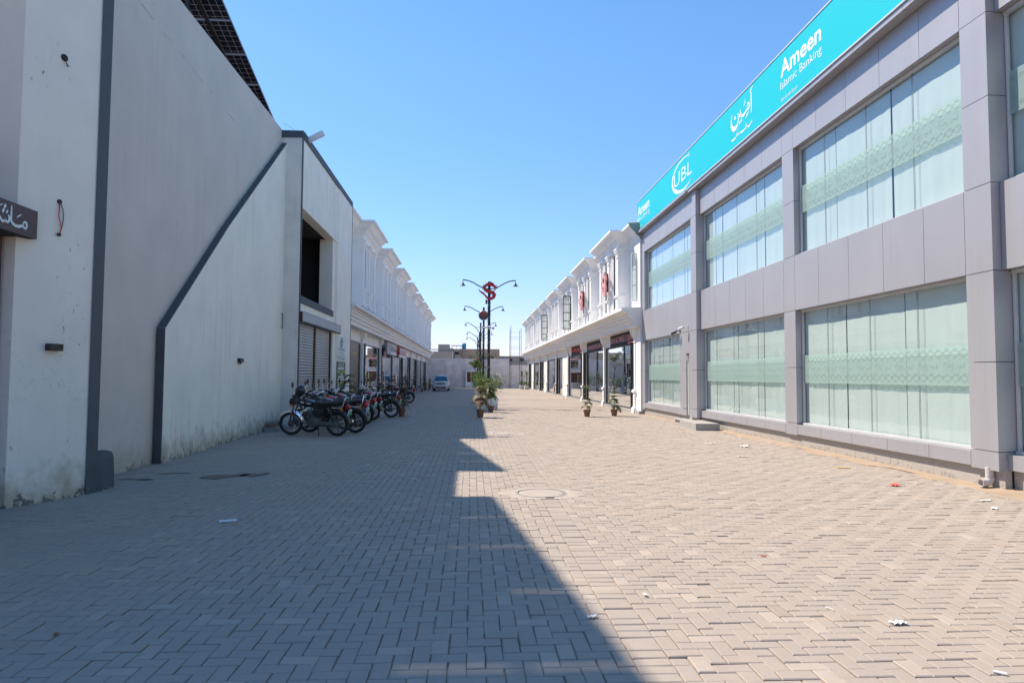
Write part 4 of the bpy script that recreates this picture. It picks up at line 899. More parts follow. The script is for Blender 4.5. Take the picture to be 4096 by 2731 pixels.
# black window sashes swung open on the right row
for yy in (45.6, 59.8):
    m = MB(); x0, x1 = 6.62, 6.12; z0, z1 = 4.75, 7.0
    for xx in (x0, x1): m.box(xx-.025, xx+.025, yy-.02, yy+.02, z0, z1)
    for k in range(5): z = z0+(z1-z0)*k/4; m.box(x1, x0, yy-.018, yy+.018, z-.025, z+.025)
    s_ = part('open_window', m, M['black_metal'], rrow)
    m = MB(); m.box(x1, x0, yy-.004, yy+.004, z0, z1); part('pane', m, M['glass_shop'], s_)
m = MB(); m.box(6.93,6.97,29.33,29.38,4.85,7.0); m.box(7.16,7.20,29.33,29.38,4.85,7.0)
for z in (4.85,5.55,6.25,6.95): m.box(6.97,7.16,29.335,29.375,z,z+.05)
s_ = part('open_window', m, M['white_shop'], rrow); m = MB(); m.box(6.97,7.16,29.35,29.356,4.9,6.95); part('pane', m, M['glass_shop'], s_)
m = MB(); m.box(RX(.06), RX(.16), 28.74, 29.56, .12, 3.70); part('end_pier', m, M['white_stucco'], rrow)
# ---- shop fronts
def front(root, X, y0, y1, zt, kind, seed, side):
    r = random.Random(seed); fr = MB(); d0 = .16
    fr.box(X(d0-.04), X(d0+.06), y0, y0+.06, .12, zt); fr.box(X(d0-.04), X(d0+.06), y1-.06, y1, .12, zt); fr.box(X(d0-.04), X(d0+.06), y0+.06, y1-.06, zt-.08, zt); fr.box(X(d0-.03), X(d0+.05), y0+.06, y1-.06, .12, .18)
    W = y1-y0; n = 3 if W > 4 else 2; js = [y0+.06+(W-.12)*k/n for k in range(n+1)]
    f = part('shop_front', fr, M['black_metal'] if kind != 'brown' else M['door_brown'], root)
    gl = M['glass_shop'] if kind != 'brown' else M['door_brown']
    for k in range(n):
        m = MB(); ya, yb = js[k]+.004, js[k+1]-.004; m.quad((X(d0),ya,.18),(X(d0),yb,.18),(X(d0),yb,zt-.08),(X(d0),ya,zt-.08)); part('pane', m, gl, f)
    m = MB(); yd = js[1]
    for q in (-.09, .09):
        m.tube([(X(d0-.06), yd+q, .75), (X(d0-.06), yd+q, 1.75)], .018, 8)
        for z in (.9, 1.6): m.tube([(X(d0-.06), yd+q, z), (X(d0+.01), yd+q, z)], .012, 6)
    part('handle', m, M['chrome'], f)
    m = MB()
    for q in (js[1]-.5, js[1]+.5):
        m.box(X(d0-.02), X(d0-.003), q-.09, q+.09, 2.24, 2.32)
    m.box(X(d0-.02), X(d0-.003), yd-.07, yd+.07, .98, 1.1); m.box(X(d0-.012), X(d0-.003), js[1]-.5, js[1]-.1, 2.29, 2.30)
    part('clamp', m, M['steel'], f)
    if kind in ('glass', 'grille'):               # folded security grille at one side
        m = MB(); yg = y0+.10 if r.random() < .5 else y1-.5
        if side > 0: yg = y1-.55 if seed % 2 else y0+.08
        for q in (0, .14, .28, .42): m.box(X(d0-.14), X(d0-.10), yg+q, yg+q+.035, .12, zt)
        for k in range(6): z = .3+k*(zt-.5)/5; m.box(X(d0-.15), X(d0-.11), yg, yg+.455, z, z+.04)
        part('folded_grille', m, M['black_metal'], f)
    # things inside: counter and back wall shelves
    m = MB(); yy = y0+.6
    m.box(X(2.2+r.random()), X(2.9), y0+W*.25, y0+W*.7, .12, 1.05); part('counter', m, M['room_wall'] if r.random() < .6 else M['steel_white'], root)
    m = MB(); m.box(X(4.9), X(5.18), y0+.3, y1-.3, .12, 3.0); part('back_panel', m, M['room_wall'] if r.random() < .6 else M['concrete'], root)
    m = MB(); m.box(X(.55), X(5.1), y1+.12, y1+.2, .12, zs_of[side]); part('party_wall', m, M['room_wall'], root)
zs_of = {1: 3.7, -1: 3.9}
for k in range(8): front(rrow, RX, rcols[k]+.2, rcols[k+1]-.2, 3.1, ['grille','grille','glass','grille','glass','glass','grille','glass'][k], 10+k, 1)
lz = 3.36
front(lrow, LX, 31.2, lcols[0]-.6, lz, 'brown', 30, -1)
for k in range(7): front(lrow, LX, lcols[k]+.2, lcols[k+1]-.2, lz, ['glass','glass','grille','glass','grille','glass','grille'][k], 31+k, -1)
# white front strips where a shop is boarded on the right
for k in (3, 5, 7):
    m = MB(); m.box(RX(.09), RX(.14), rcols[k]+.3, rcols[k]+3.2, .12, 3.1); part('boarded_front', m, M['white_shop'], rrow)
# brown door print on the first left shop
fl = lambda u, v, w: (LX(.15)+w, u, v)
m = MB(); r6 = random.Random(4)
for q in range(26):
    t = q/26*6.28; rr = .35+.35*r6.random(); cu, cv = 33.0+.55*math.cos(t)*rr*1.3, 2.72+.42*math.sin(t)*rr
    m.ribbon([(cu-.10,cv-.03,.01),(cu,cv+.04,.035),(cu+.12,cv+.01,.008)], fl)
for zc in (2.95, 2.45): m.ribbon([(35.3,zc+.04,.01),(35.7,zc+.08,.04),(36.2,zc-.04,.04),(36.7,zc-.03,.01)], fl)
m.box(LX(.15), LX(.148), 35.35, 36.5, 2.62, 2.80); m.box(LX(.15), LX(.148), 35.2, 35.7, .72, 1.25); m.box(LX(.15), LX(.148), 32.6, 33.3, .98, 1.22)
for q in range(30): m.ribbon([(36.6+r6.uniform(-.2,.2), .5+q*.075, .02), (36.65+r6.uniform(-.3,.3), .53+q*.075, .04)], fl)
part('gold_print', m, M['gold'], lrow)
# ---- shop signs
def shopsign(name, label, x, y0, y1, z0, z1, mat, group):
    rt = thing(name, label, 'sign', (x, (y0+y1)/2, z0), group=group); s = 1 if x > 0 else -1
    m = MB(); m.box(x, x+s*.12, y0, y1, z0, z1); part('board', m, mat, rt); return rt
fr_ = lambda u, v, w: (7.218-w, u, v)
s = shopsign('shop_sign', 'black sign reading Asian and Chinese cuisine on the shop beside the bank', 7.22, 29.95, 35.3, 3.07, 3.66, M['sign_black'], 'signs over the sunlit shops')
m = MB(); fit_text(m, 'ASIAN & CHINESE CUISINE', fr_, 35.2, 30.3, 3.26, 3.54, .0, .006); part('lettering', m, M['pink_red'], s)
m = MB(); m.box(7.195, 7.219, 29.98, 31.2, 3.09, 3.2); part('red_label', m, M['red'], s)
s = shopsign('shop_sign', 'black sign with red dragon restaurant name and yellow words beside it', 7.22, 36.98, 42.6, 3.08, 3.66, M['sign_black'], 'signs over the sunlit shops')
m = MB(); fit_text(m, 'SHANGHAI DRAGON', fr_, 42.0, 38.1, 3.20, 3.48, .0, .006); part('lettering', m, M['pink_red'], s)
m = MB(); fit_text(m, "MOMO'S", fr_, 37.95, 37.05, 3.43, 3.62, .01, .006); part('lettering', m, M['yellow'], s)
m = MB(); fit_text(m, 'HOUSE', fr_, 37.95, 37.1, 3.18, 3.37, .01, .006); part('lettering', m, M['yellow'], s)
m = MB(); m.ribbon([(42.5,3.2,.05),(42.2,3.3,.12),(42.5,3.4,.1),(42.3,3.5,.05)], fr_); part('emblem', m, M['red'], s)
s = shopsign('shop_sign', 'black sign with orange red wrap shop name and red menu plates', 7.22, 44.1, 49.3, 3.07, 3.69, M['sign_black'], 'signs over the sunlit shops')
m = MB(); fit_text(m, 'The Wrap Trap', fr_, 49.1, 45.5, 3.22, 3.58, .02, .01); part('lettering', m, M['orange_red'], s)
m = MB()
for z in (3.13, 3.32, 3.51): m.box(7.19, 7.219, 44.25, 45.2, z, z+.15)
part('menu_plates', m, M['orange_red'], s)
rt = thing('notice_board', 'small framed notice on the white wall past the third sign', 'notice', (7.2, 51.0, 3.2)); m = MB(); m.box(7.19, 7.24, 50.7, 51.3, 3.22, 3.62); part('frame', m, M['rust'], rt); m = MB(); m.box(7.18, 7.19, 50.76, 51.24, 3.27, 3.57); part('sheet', m, M['paper'], rt)
fl2 = lambda u, v, w: (-5.60+w, u, v)
s = shopsign('shop_sign', 'grey board with raised silver letters over a shaded shop', -5.61, 45.75, 51.2, 3.02, 3.80, M['awn'], 'signs over the shaded shops'); 
m = MB(); r7 = random.Random(11); u = 47.0
while u < 50.6:
    w = r7.uniform(.16,.34)
    if r7.random() < .5: m.ribbon([(u+w*.5+w*.4*math.cos(t*.5), 3.5+.12*math.sin(t*.5), .06) for t in range(11)], fl2, .05)
    else: m.ribbon([(u+w*.3, 3.36, .08),(u+w*.3, 3.36+r7.uniform(.2,.34), .08)], fl2, .05)
    u += w+.1; part('raised_letter', m, M['steel'], s); m = MB()
m = MB(); m.box(-5.60,-5.58,47.6,51.0,3.03,3.22); part('white_strip', m, M['sign_paper'], s)
s = shopsign('shop_sign', 'red board with white letters over the shaded shop past the grey one', -5.61, 53.3, 59.0, 3.22, 3.78, M['red'], 'signs over the shaded shops')
m = MB(); fit_text(m, 'KYDS', fl2, 53.7, 58.3, 3.30, 3.70, .02, .03); part('lettering', m, M['pink_red'] if False else M['white_letter'], s)
m = MB(); m.box(-5.60,-5.57,53.0,58.9,3.0,3.2); part('white_strip', m, M['sign_paper'], s)
# red dragon emblems on the right row's middle pilasters
DRC = [[(u-.78, v-5.92, w*.82) for u, v, w in st] for st in DR]
def dragon(fn, th, sc=1.0): 
    m = MB()
    for st in DRC: m.ribbon([(u*sc, v*sc, w*sc) for u, v, w in st], fn, th)
    return m
for k in range(2):
    yc = 30.62+7.1*k+4.55/2; xx = 7.12-.5-.16
    rt = thing('dragon_emblem', ['red dragon shaped emblem on the first white bay beside the bank', 'red dragon shaped emblem on the second white bay from the bank'][k], 'emblem', (xx, yc, 5.9), group='dragon emblems on the white bays')
    m = dragon(lambda u, v, w: (xx-w, yc-u, 6.12+v), .08, 1.25); part('figure', m, M['pink_red'], rt)
    m = MB(); m.box(xx, xx+.15, yc-.05, yc+.05, 5.7, 6.6); part('backing', m, M['black_metal'], rt)
# ------------------------------------------------------------------ motorcycles (x forward, y left, origin under the rear axle)
def sect_loft(m, secs, n=14, p=2.6):
    rings = []
    for (x, y, z, hy, hz) in secs:
        ring = []
        for j in range(n):
            a = 2*math.pi*j/n; c, s_ = math.cos(a), math.sin(a)
            ring.append((x, y+hy*math.copysign(abs(c)**(2/p), c), z+hz*math.copysign(abs(s_)**(2/p), s_)))
        rings.append(ring)
    return m.ring_loft(rings)
def build_bike():
    B = {}
    R = .285
    root = thing('motorcycle', 'tmp', 'motorcycle', (0,0,0), 0, 'motorcycles parked along the left wall')
    def wheel(x, turn=0.0):
        m = MB(); m.torus((0,0,0), R-.036, .036, 'y', 30, 8); w = part('wheel', m, M['rubber'], root, 50, world=False); w.location = (x,0,R); w.rotation_euler.z = turn; WL[w] = Vector((x,0,R))
        m = MB(); m.torus((0,0,0), R-.078, .013, 'y', 30, 6); o = part('rim', m, M['chrome'], w, 50, world=False)
        m = MB()
        for k in range(18):
            a = 2*math.pi*k/18; b = a+(.5 if k % 2 else -.5); s = .03 if k % 2 else -.03
            m.tube([(.05*math.cos(b), s, .05*math.sin(b)), ((R-.085)*math.cos(a), 0, (R-.085)*math.sin(a))], .0028, 3, False)
        part('spokes', m, M['steel'], w, world=False)
        m = MB(); m.lathe([(.02,-.07),(.055,-.05),(.075,-.02),(.075,.02),(.055,.05),(.02,.07)], (0,0,0), 16, 'y'); part('hub', m, M['grey_alloy'], w, 40, world=False)
        return w
    wheel(0); wheel(1.2, .22)
    def fender(cx, a0, a1, r, w, nm, mat, turn=0):
        m = MB(); n = 14; rings = []
        for i in range(n+1):
            a = a0+(a1-a0)*i/n; ring = []
            for (dy, dr) in ((-w,-.03),(-w*.8,.008),(0,.02),(w*.8,.008),(w,-.03)): ring.append(((r+dr)*math.cos(a), dy, (r+dr)*math.sin(a)))
            rings.append(ring)
        m.ring_loft(rings, False, False, closed=False)
        o = part(nm, m, mat, root, 40, world=False); o.location = (cx,0,R); o.rotation_euler.z = turn; return o
    fender(1.2, R_(38), R_(168), R+.02, .062, 'front_mudguard', M['chrome'], .22)
    fender(0, R_(28), R_(205) - R_(30), R+.05, .066, 'rear_mudguard', M['black_metal'])
    m = MB(); m.obox((-.265,0,.36),(.02,0,-.07),(0,.055,0),(.008,0,.003)); part('mud_flap', m, M['black_plastic'], root, world=False)
    m = MB(); ct, st = math.cos(.22), math.sin(.22)
    for s in (-.085, .085):
        m.tube([(1.2-st*s*0, s, R), (1.10, s*.95, .62)], .024, 8); m.tube([(1.10, s*.95, .60), (.985, s*.9, .94)], .017, 8)
    part('fork', m, M['grey_alloy'], root, 40, world=False)
    m = MB(); m.lathe([(.03,-.06),(.075,-.045),(.092,.0),(.095,.05),(.09,.055)], (1.12,0,.80), 18, 'x'); part('headlight', m, M['black_plastic'], root, 40, world=False)
    m = MB(); m.lathe([(.088,.0),(.07,.012),(.001,.02)], (1.172,0,.80), 18, 'x'); part('headlight_glass', m, M['lamp_glass'], root, 40, world=False)
    m = MB(); sect_loft(m, [(1.0,0,.92,.10,.05),(1.07,0,.94,.10,.045),(1.11,0,.93,.07,.03)]); part('instrument_cover', m, M['black_plastic'], root, 40, world=False)
    m = MB(); m.tube([(.86,.36,1.0),(.93,.26,1.01),(.98,.12,.97),(.985,0,.955),(.98,-.12,.97),(.93,-.26,1.01),(.86,-.36,1.0)], .012, 8); hb = part('handlebar', m, M['chrome'], root, 50, world=False)
    for s in (1, -1):
        m = MB(); m.tube([(.83,s*.40,1.0),(.90,s*.30,1.012)], .018, 8); part('grip', m, M['rubber'], root, 40, world=False)
        m = MB(); m.tube([(.93,s*.25,1.01),(.95,s*.28,1.10),(.92,s*.33,1.22)], .006, 5); mi = part('mirror', m, M['chrome'], root, 40, world=False)
        m = MB(); m.lathe([(.02,-.012),(.05,-.008),(.056,.004),(.05,.008)], (0,0,0), 14, 'x'); m.v = [(a+.92, b*.9+s*.35, c*1.25+1.25) for a, b, c in m.v]; part('mirror_head', m, M['black_plastic'], mi, 40, world=False)
        m = MB(); m.tube([(.90,s*.29,1.02),(.97,s*.36,1.0)], .006, 5); part('lever', m, M['steel'], root, 40, world=False)
    for x, z in ((1.08,.74),(-.20,.66)):
        for s in (1, -1):
            m = MB(); m.tube([(x,s*.06,z),(x,s*.13,z)], .008, 6); ist = part('indicator', m, M['black_plastic'], root, 40, world=False)
            m = MB(); sect_loft(m, [(x-.03,s*.155,z,.018,.025),(x,s*.155,z,.028,.034),(x+.03,s*.155,z,.018,.025)], 10); part('amber_lens', m, M['amber'], ist, 40, world=False)
    m = MB(); sect_loft(m, [(.94,0,.80,.05,.05),(.88,0,.80,.105,.085),(.76,0,.795,.125,.095),(.62,0,.775,.115,.075),(.50,0,.75,.085,.045)], 16); tank = part('fuel_tank', m, M['black_tank'], root, 50, world=False)
    m = MB(); m.lathe([(.03,.88),(.03,.897),(.001,.9)], (.78,0,0), 12); part('tank_cap', m, M['chrome'], tank, 40, world=False)
    m = MB(); 
    for s in (1,-1): m.quad((.86,s*.123,.80),(.62,s*.119,.765),(.60,s*.117,.785),(.86,s*.121,.835))
    part('tank_stripe', m, M['sign_paper'], tank, world=False)
    m = MB(); sect_loft(m, [(.60,0,.775,.09,.03),(.52,0,.785,.115,.045),(.36,0,.775,.125,.045),(.18,0,.775,.13,.05),(.0,0,.79,.13,.055),(-.16,0,.81,.125,.06),(-.235,0,.825,.10,.05),(-.25,0,.83,.06,.03)], 16, 3.2); part('seat', m, M['black_seat'], root, 50, world=False)
    m = MB()
    for s in (1, -1): m.tube([(.05,s*.135,.70),(-.02,s*.15,.69),(-.20,s*.15,.70),(-.245,s*.14,.76),(-.27,s*.10,.90)], .010, 6)
    m.tube([(-.27,.10,.90),(-.275,0,.915),(-.27,-.10,.90)], .010, 6); part('grab_rail', m, M['chrome'], root, 50, world=False)
    m = MB(); sect_loft(m, [(-.25,0,.71,.05,.045),(-.29,0,.71,.055,.05),(-.335,0,.70,.05,.045),(-.35,0,.70,.03,.03)], 12); part('tail_light', m, M['tail_red'], root, 40, world=False)
    m = MB(); m.obox((-.335,0,.565),(.006,0,.0015),(0,.085,0),(-.02,0,.07)); pl = part('number_plate', m, M['plate'], root, world=False)
    m = MB(); m.obox((-.348,0,.527),(.003,0,.001),(0,.08,0),(-.007,0,.024)); part('plate_band', m, M['plate_green'], pl, world=False)
    m = MB(); m.obox((-.343,0,.58),(.003,0,.001),(0,.055,0),(-.008,0,.022)); part('plate_print', m, M['ink'], pl, world=False)
    m = MB()
    for s in (1, -1):
        m.tube([(.96,s*.02,.88),(.80,s*.05,.70),(.40,s*.09,.69),(.05,s*.11,.68),(-.24,s*.09,.71)], .016, 6); m.tube([(.96,s*.02,.80),(.83,s*.03,.45),(.66,s*.05,.24)], .018, 6)
        m.tube([(.34,s*.09,.68),(.32,s*.09,.30)], .016, 6); m.tube([(.34,s*.10,.30),(0,s*.10,R)], .018, 6)
    part('frame', m, M['black_metal'], root, 40, world=False)
    m = MB()
    for s in (1, -1):
        m.tube([(.0,s*.125,R),(.06,s*.125,.45),(.10,s*.125,.66)], [.022,.030,.02], 8)
    part('shock_absorber', m, M['black_plastic'], root, 40, world=False)
    m = MB(); sect_loft(m, [(.40,0,.35,.09,.10),(.50,0,.35,.125,.125),(.66,0,.34,.12,.12),(.74,0,.34,.06,.08)], 14, 3); m.lathe([(.09,-.15),(.10,-.13),(.10,.13),(.085,.15)], (.58,0,.30), 18, 'y'); part('engine', m, M['grey_alloy'], root, 40, world=False)
    m = MB()
    for k in range(7): m.obox((.72+.011*k,0,.46+.020*k),(.075,0,-.03),(0,.085,0),(.003,0,.006))
    m.obox((.76,0,.52),(.05,0,-.02),(0,.05,0),(.035,0,.07)); part('cylinder', m, M['grey_alloy'], root, 40, world=False)
    m = MB(); sect_loft(m, [(-.10,.125,R,.018,.05),(-.05,.125,R,.024,.075),(.1,.125,R+.005,.024,.06),(.34,.125,R+.02,.026,.055),(.46,.125,R+.02,.030,.075),(.53,.125,R+.02,.02,.05)], 14, 2.4); part('chain_case', m, M['grey_alloy'], root, 40, world=False)
    m = MB(); m.tube([(.80,-.08,.42),(.78,-.12,.25),(.60,-.14,.20),(.30,-.15,.22),(.2,-.16,.25)], .020, 8); m.tube([(.22,-.16,.25),(-.25,-.17,.33),(-.33,-.17,.34)], [.036,.042,.03], 12); part('exhaust', m, M['chrome'], root, 40, world=False)
    m = MB(); m.tube([(.42,.12,.24),(.36,.22,.12),(.31,.31,.015)], .012, 6); m.obox((.30,.315,.012),(.03,0,0),(0,.02,0),(0,0,.008)); part('kickstand', m, M['black_metal'], root, 40, world=False)
    m = MB(); m.tube([(.48,-.22,.25),(.48,.22,.25)], .012, 6); m.tube([(.1,-.2,.27),(.1,.2,.27)], .010, 6); part('footrest', m, M['rubber'], root, 40, world=False)
    m = MB(); 
    for s in (1, -1): sect_loft(m, [(.28,s*.11,.56,.012,.06),(.38,s*.12,.57,.018,.10),(.50,s*.12,.57,.015,.09),(.56,s*.11,.57,.008,.04)], 10)
    part('side_cover', m, M['black_plastic'], root, 40, world=False)
    m = MB(); m.tube([(.74,.05,.30),(.80,.20,.34),(.83,.22,.50),(.80,.10,.62)], .011, 6); m.tube([(.74,-.05,.30),(.80,-.20,.34),(.83,-.22,.50),(.80,-.10,.62)], .011, 6); part('leg_guard', m, M['chrome'], root, 50, world=False)
    return root
bike = build_bike()
def heading(fx_, fy_): return math.atan2(fy_, fx_)
spec = [  # rear wheel x, y, heading degrees, lean, scale, tank paint, label
 (-3.42,17.80,164,6,'black_tank','nearest motorcycle, black tank with white stripe, helmet on its handlebar'),
 (-3.13,18.80,166,6,'black_tank','second motorcycle from the front, black, rear wheel nearest the open street'),
 (-3.62,19.90,168,5,'blue_tank','third motorcycle, dull blue tank, just behind the two front black ones'),
 (-3.45,20.95,166,5,'red_tank','fourth motorcycle, red tank, in front of the roller shutter middle'),
 (-3.38,22.00,169,4,'maroon_tank','fifth motorcycle, maroon tank, parked before the shutter'),
 (-3.52,23.00,168,5,'tan_tank','sixth motorcycle, tan tank, between maroon and black bikes'),
 (-3.44,24.05,167,5,'black_tank','seventh motorcycle, all black with red tail lamp, near the upright signs'),
 (-2.98,25.75,166,6,'red_tank','last bike of the close row, red tank and black seat, beside a potted plant'),
 (-3.55,39.40,168,5,'maroon_tank','lone motorcycle apart from the others, standing behind a potted plant near the shops')]
bikes = []
for i, (x, y, hd, lean, tk, lab) in enumerate(spec):
    o = bike if i == 0 else copy_tree(bike)
    o.rotation_mode = 'XYZ'; o.rotation_euler = (R_(-lean-[0,2,-1,3,0,-2,2,-1,1][i]), 0, R_(hd+[0,3,-4,2,-3,4,-2,3,0][i])); o.location = (x, y, .004); o.scale = (1.08, 1.08, 1.08); o['label'] = lab; bikes.append(o)
    for ch in o.children:
        if ch.name.startswith('fuel_tank'):
            ch.material_slots[0].link = 'OBJECT'; ch.material_slots[0].material = M[tk]
            if tk in ('tan_tank',):
                pass
# rotation order: lean about the long axis first, then heading (XYZ euler does x first)
# helmet hung on the first motorcycle's mirror
m = MB(); prof = [(.001,.15),(.06,.143),(.10,.115),(.13,.05),(.135,-.02),(.125,-.09),(.115,-.12)]
m.lathe(prof, (0,0,0), 22, 'z', False, False); hl = thing('helmet', 'black helmet hanging on the handlebar of the nearest motorcycle', 'helmet', (-4.42, 17.98, 1.16)); hl.rotation_euler = (R_(60), R_(15), R_(20))
part('shell', m, M['black_tank'], hl, 60, world=False)
m = MB(); m.lathe([(.118,-.12),(.09,-.115),(.08,-.05),(.001,.10)], (0,0,0), 18, 'z', False, False); part('lining', m, M['black_seat'], hl, 60, world=False)
m = MB(); m.tube([(-.09,0,-.10),(-.05,.0,-.19),(.03,.01,-.21),(.09,0,-.10)], .006, 5); part('chin_strap', m, M['black_seat'], hl, 60, world=False)
# bricks and rubble by the wall behind the first bike
r8 = random.Random(8)
for i, (lab) in enumerate(['clay brick lying flat on the rubble by the wall, behind the nearest motorcycle wheel','clay brick tilted against the white wall near the motorcycle wheel','broken clay brick on the ground between wall and motorcycle']):
    m = MB(); yy = 19.3+.35*i; m.obox((bx(yy)+.22+.1*(i%2), yy, .06+.10*(i==0)+.04*i), Vector((.05,.11,.02*i)), Vector((-.05,.023,0)), Vector((0,-.01*i,.04)))
    solo('brick', m, M['terracotta_brick'], lab, 'brick', (bx(yy)+.25, yy, 0), 'loose bricks by the wall')
m = MB(); yy = 19.35; m.box(bx(yy)+.06, bx(yy)+.42, 19.15, 19.55, 0, .115); m.box(bx(yy)+.05, bx(yy)+.5, 20.1, 20.7, 0, .09); m.box(bx(yy)+.02,bx(yy)+.2,19.5,20.1,0,.25); solo('rubble_heap', m, M['concrete'], 'low heap of concrete lumps at the wall foot behind the front bike', 'rubble', (bx(yy)+.25, 19.6, 0))
# ------------------------------------------------------------------ plants
def leafmesh(V, Fc, T, name, mat):
    me = bpy.data.meshes.new(name); me.from_pydata(V, [], Fc); at = me.attributes.new('tone', 'FLOAT', 'FACE'); at.data.foreach_set('value', T); me.materials.append(mat); me.update(); return me
def addobj(name, me, parent): o = bpy.data.objects.new(name, me); return link(o, parent)
def pot_mesh(m, rt, rb, h):
    m.lathe([(rb,0),(rt*.93,h*.78),(rt,h*.79),(rt*1.03,h),(rt*.9,h),(rt*.86,h*.9)], (0,0,0), 22, 'z', True, False); return m
def norfolk(seed, h, tiers, spread, mat, dry=.25, droop=.35, zlo=.16):
    """araucaria: whorls of drooping fronds"""
    r = random.Random(seed); V, Fc, T = [], [], []
    for t in range(tiers):
        z = h*(zlo+(.98-zlo)*(t/(tiers-1))); sp = spread*(1.0-.5*(t/(tiers-1))**1.5)*r.uniform(.8,1.1); nf = r.choice((5,6,6,7))
        a0 = r.uniform(0,6.28)
        for k in range(nf):
            a = a0+2*math.pi*k/nf+r.uniform(-.2,.2); L = sp*r.uniform(.75,1.1); dz = droop*r.uniform(.4,1.3)
            if r.random() < .08: continue
            n = 9; prev = None; tn = r.random() if r.random() < dry else .3*r.random()
            for i in range(n+1):
                u = i/n; d = L*u; zz = z+L*(.35*u-dz*1.9*u*u); c = Vector((d*math.cos(a), d*math.sin(a), zz))
                if prev is not None:
                    side = Vector((-math.sin(a), math.cos(a), 0)); wl = .035+.15*math.sin(math.pi*min(1,u*.85+.1))*L/.3*.8
                    for s in (1, -1):
                        for q in (0, .5):
                            b = len(V); p = prev.lerp(c, q); tip = p+side*s*wl*r.uniform(.7,1.15)+(c-prev)*.9+Vector((0,0,-.02*r.random()))
                            e = (c-prev)*.85
                            V += [tuple(p), tuple(p+e), tuple(tip)]; Fc.append((b,b+1,b+2)); T.append(min(1,max(0,tn+r.uniform(-.15,.15))))
                prev = c
    return leafmesh(V, Fc, T, 'foliage', mat)
def stem_mesh(h, r0, bend=0.0):
    m = MB(); m.tube([(bend*math.sin(3*i/6)*.5, bend*(i/6)**2, h*i/6) for i in range(7)], [r0*(1-.7*i/6) for i in range(7)], 7); return m
def potted(label, x, y, kind, seed, h=1.0, sc=1.0, mat='leaf_pine', tiers=6, spread=.34, dry=.25, droop=.35, group='potted plants along the street', pot='terracotta', zlo=.16):
    rt = thing('potted_plant', label, 'potted plant', (x, y, .003), random.Random(seed).uniform(0,6), group)
    ph = .27*sc; pr = .145*sc
    m = pot_mesh(MB(), pr, pr*.66, ph); part('pot', m, M[pot], rt, 40, world=False)
    m = MB(); m.lathe([(pr*.88,0),(.001,.006)], (0,0,ph*.9), 18, 'z', False, False); part('soil', m, M['soil'], rt, world=False)
    m = stem_mesh(h+.03, .012*sc, .04); s = part('stem', m, M['stem'], rt, 40, world=False); s.location.z = ph*.88
    f = addobj('foliage', norfolk(seed, h, tiers, spread, M[mat], dry, droop, zlo), rt); f.location.z = ph*.88
    return rt
potted('slim green pine in a clay pot on sunlit paving, left of its twin', 4.53, 26.69, 'n', 1, .98, 1.0, spread=.36)
potted('slim green pine in a clay pot on the sunlit paving, nearest to the bank', 5.69, 27.08, 'n', 2, 1.0, 1.0, spread=.38, tiers=7)
potted('drooping brownish palm in a clay pot, frontmost on the street centre line', .34, 26.02, 'n', 3, .95, 1.05, 'leaf_dry', 5, .48, .5, .5, zlo=.32)
potted('lush yellow green pine in a clay pot against the front white planter', .85, 29.87, 'n', 4, 1.05, 1.0, 'leaf_pine', 7, .40, .45, .4, zlo=.40)
potted('tall brown pine in a clay pot standing alone beside the last close motorcycle', -2.67, 26.54, 'n', 5, 1.25, 1.05, 'leaf_dry', 6, .40, .3, .45)
lp = [('wide brown pine in a pot between shutter and green sign, behind the motorcycles',-4.75,26.9,1.35,.62),('bushy dark pine in a pot in front of the second shop door',-5.3,39.6,1.35,.5),('dry brown pine in a pot in front of the grey letter sign shop',-5.25,46.3,1.3,.5),
 ('dark pine in a pot in front of the red sign shop',-5.2,53.8,1.3,.5),('dark brown potted pine in front of the fifth shaded column',-5.0,60.6,1.3,.45),('reddish dry potted pine in front of the sixth shaded column',-4.9,68,1.2,.42),('small potted pine at the seventh shaded column',-5.1,75.5,1.1,.4),('small dull potted pine near the far shaded corner',-5.0,82.0,1.0,.4),('round dark potted pine at the foot of the end wall, far left',-4.3,86.5,1.2,.45),('dry reddish potted plant just before the last shaded shop',-5.2,85.2,1.0,.35)]
for i, (lab, x, y, h, sp) in enumerate(lp): potted(lab, x, y, 'n', 20+i, h, 1.1, 'leaf_dry', 6, sp, .35, .42)
# shrubs in the white planters along the middle
def bush(seed, rx, ry, rz, cz, n, size, mat, tone=.35):
    r = random.Random(seed); V, Fc, T = [], [], []
    cl = [(r.gauss(0,.5)*rx, r.gauss(0,.5)*ry, cz+r.gauss(0,.45)*rz, r.uniform(.25,.5)) for _ in range(16)]
    for i in range(n):
        c = r.choice(cl); d = Vector((r.gauss(0,1), r.gauss(0,1), r.gauss(0,1))).normalized()*(r.random()**.4)
        p = Vector((c[0]+d.x*rx*c[3], c[1]+d.y*ry*c[3], c[2]+d.z*rz*c[3]))
        u = Vector((r.gauss(0,1), r.gauss(0,1), r.gauss(0,.6))).normalized(); w = u.cross(Vector((r.gauss(0,1), r.gauss(0,1), 1.2))).normalized(); s = size*r.uniform(.6,1.3); b = len(V)
        V += [tuple(p-u*s*.5), tuple(p+w*s*.28), tuple(p+u*s*.6), tuple(p-w*s*.28)]; Fc.append((b,b+1,b+2,b+3)); T.append(min(1, max(0, r.gauss(tone,.22))))
    return leafmesh(V, Fc, T, 'foliage', mat)
def branches(seed, n, z0, z1, sp):
    r = random.Random(seed); m = MB()
    for k in range(n):
        a = r.uniform(0,6.28); x, y = .1*math.cos(a), .1*math.sin(a); R2 = sp*r.uniform(.3,1)
        m.tube([(x,y,z0),(x+R2*.4*math.cos(a),y+R2*.4*math.sin(a),z0+(z1-z0)*.5),(x+R2*math.cos(a),y+R2*math.sin(a),z1*r.uniform(.85,1))], [.014,.010,.005], 5)
    return m
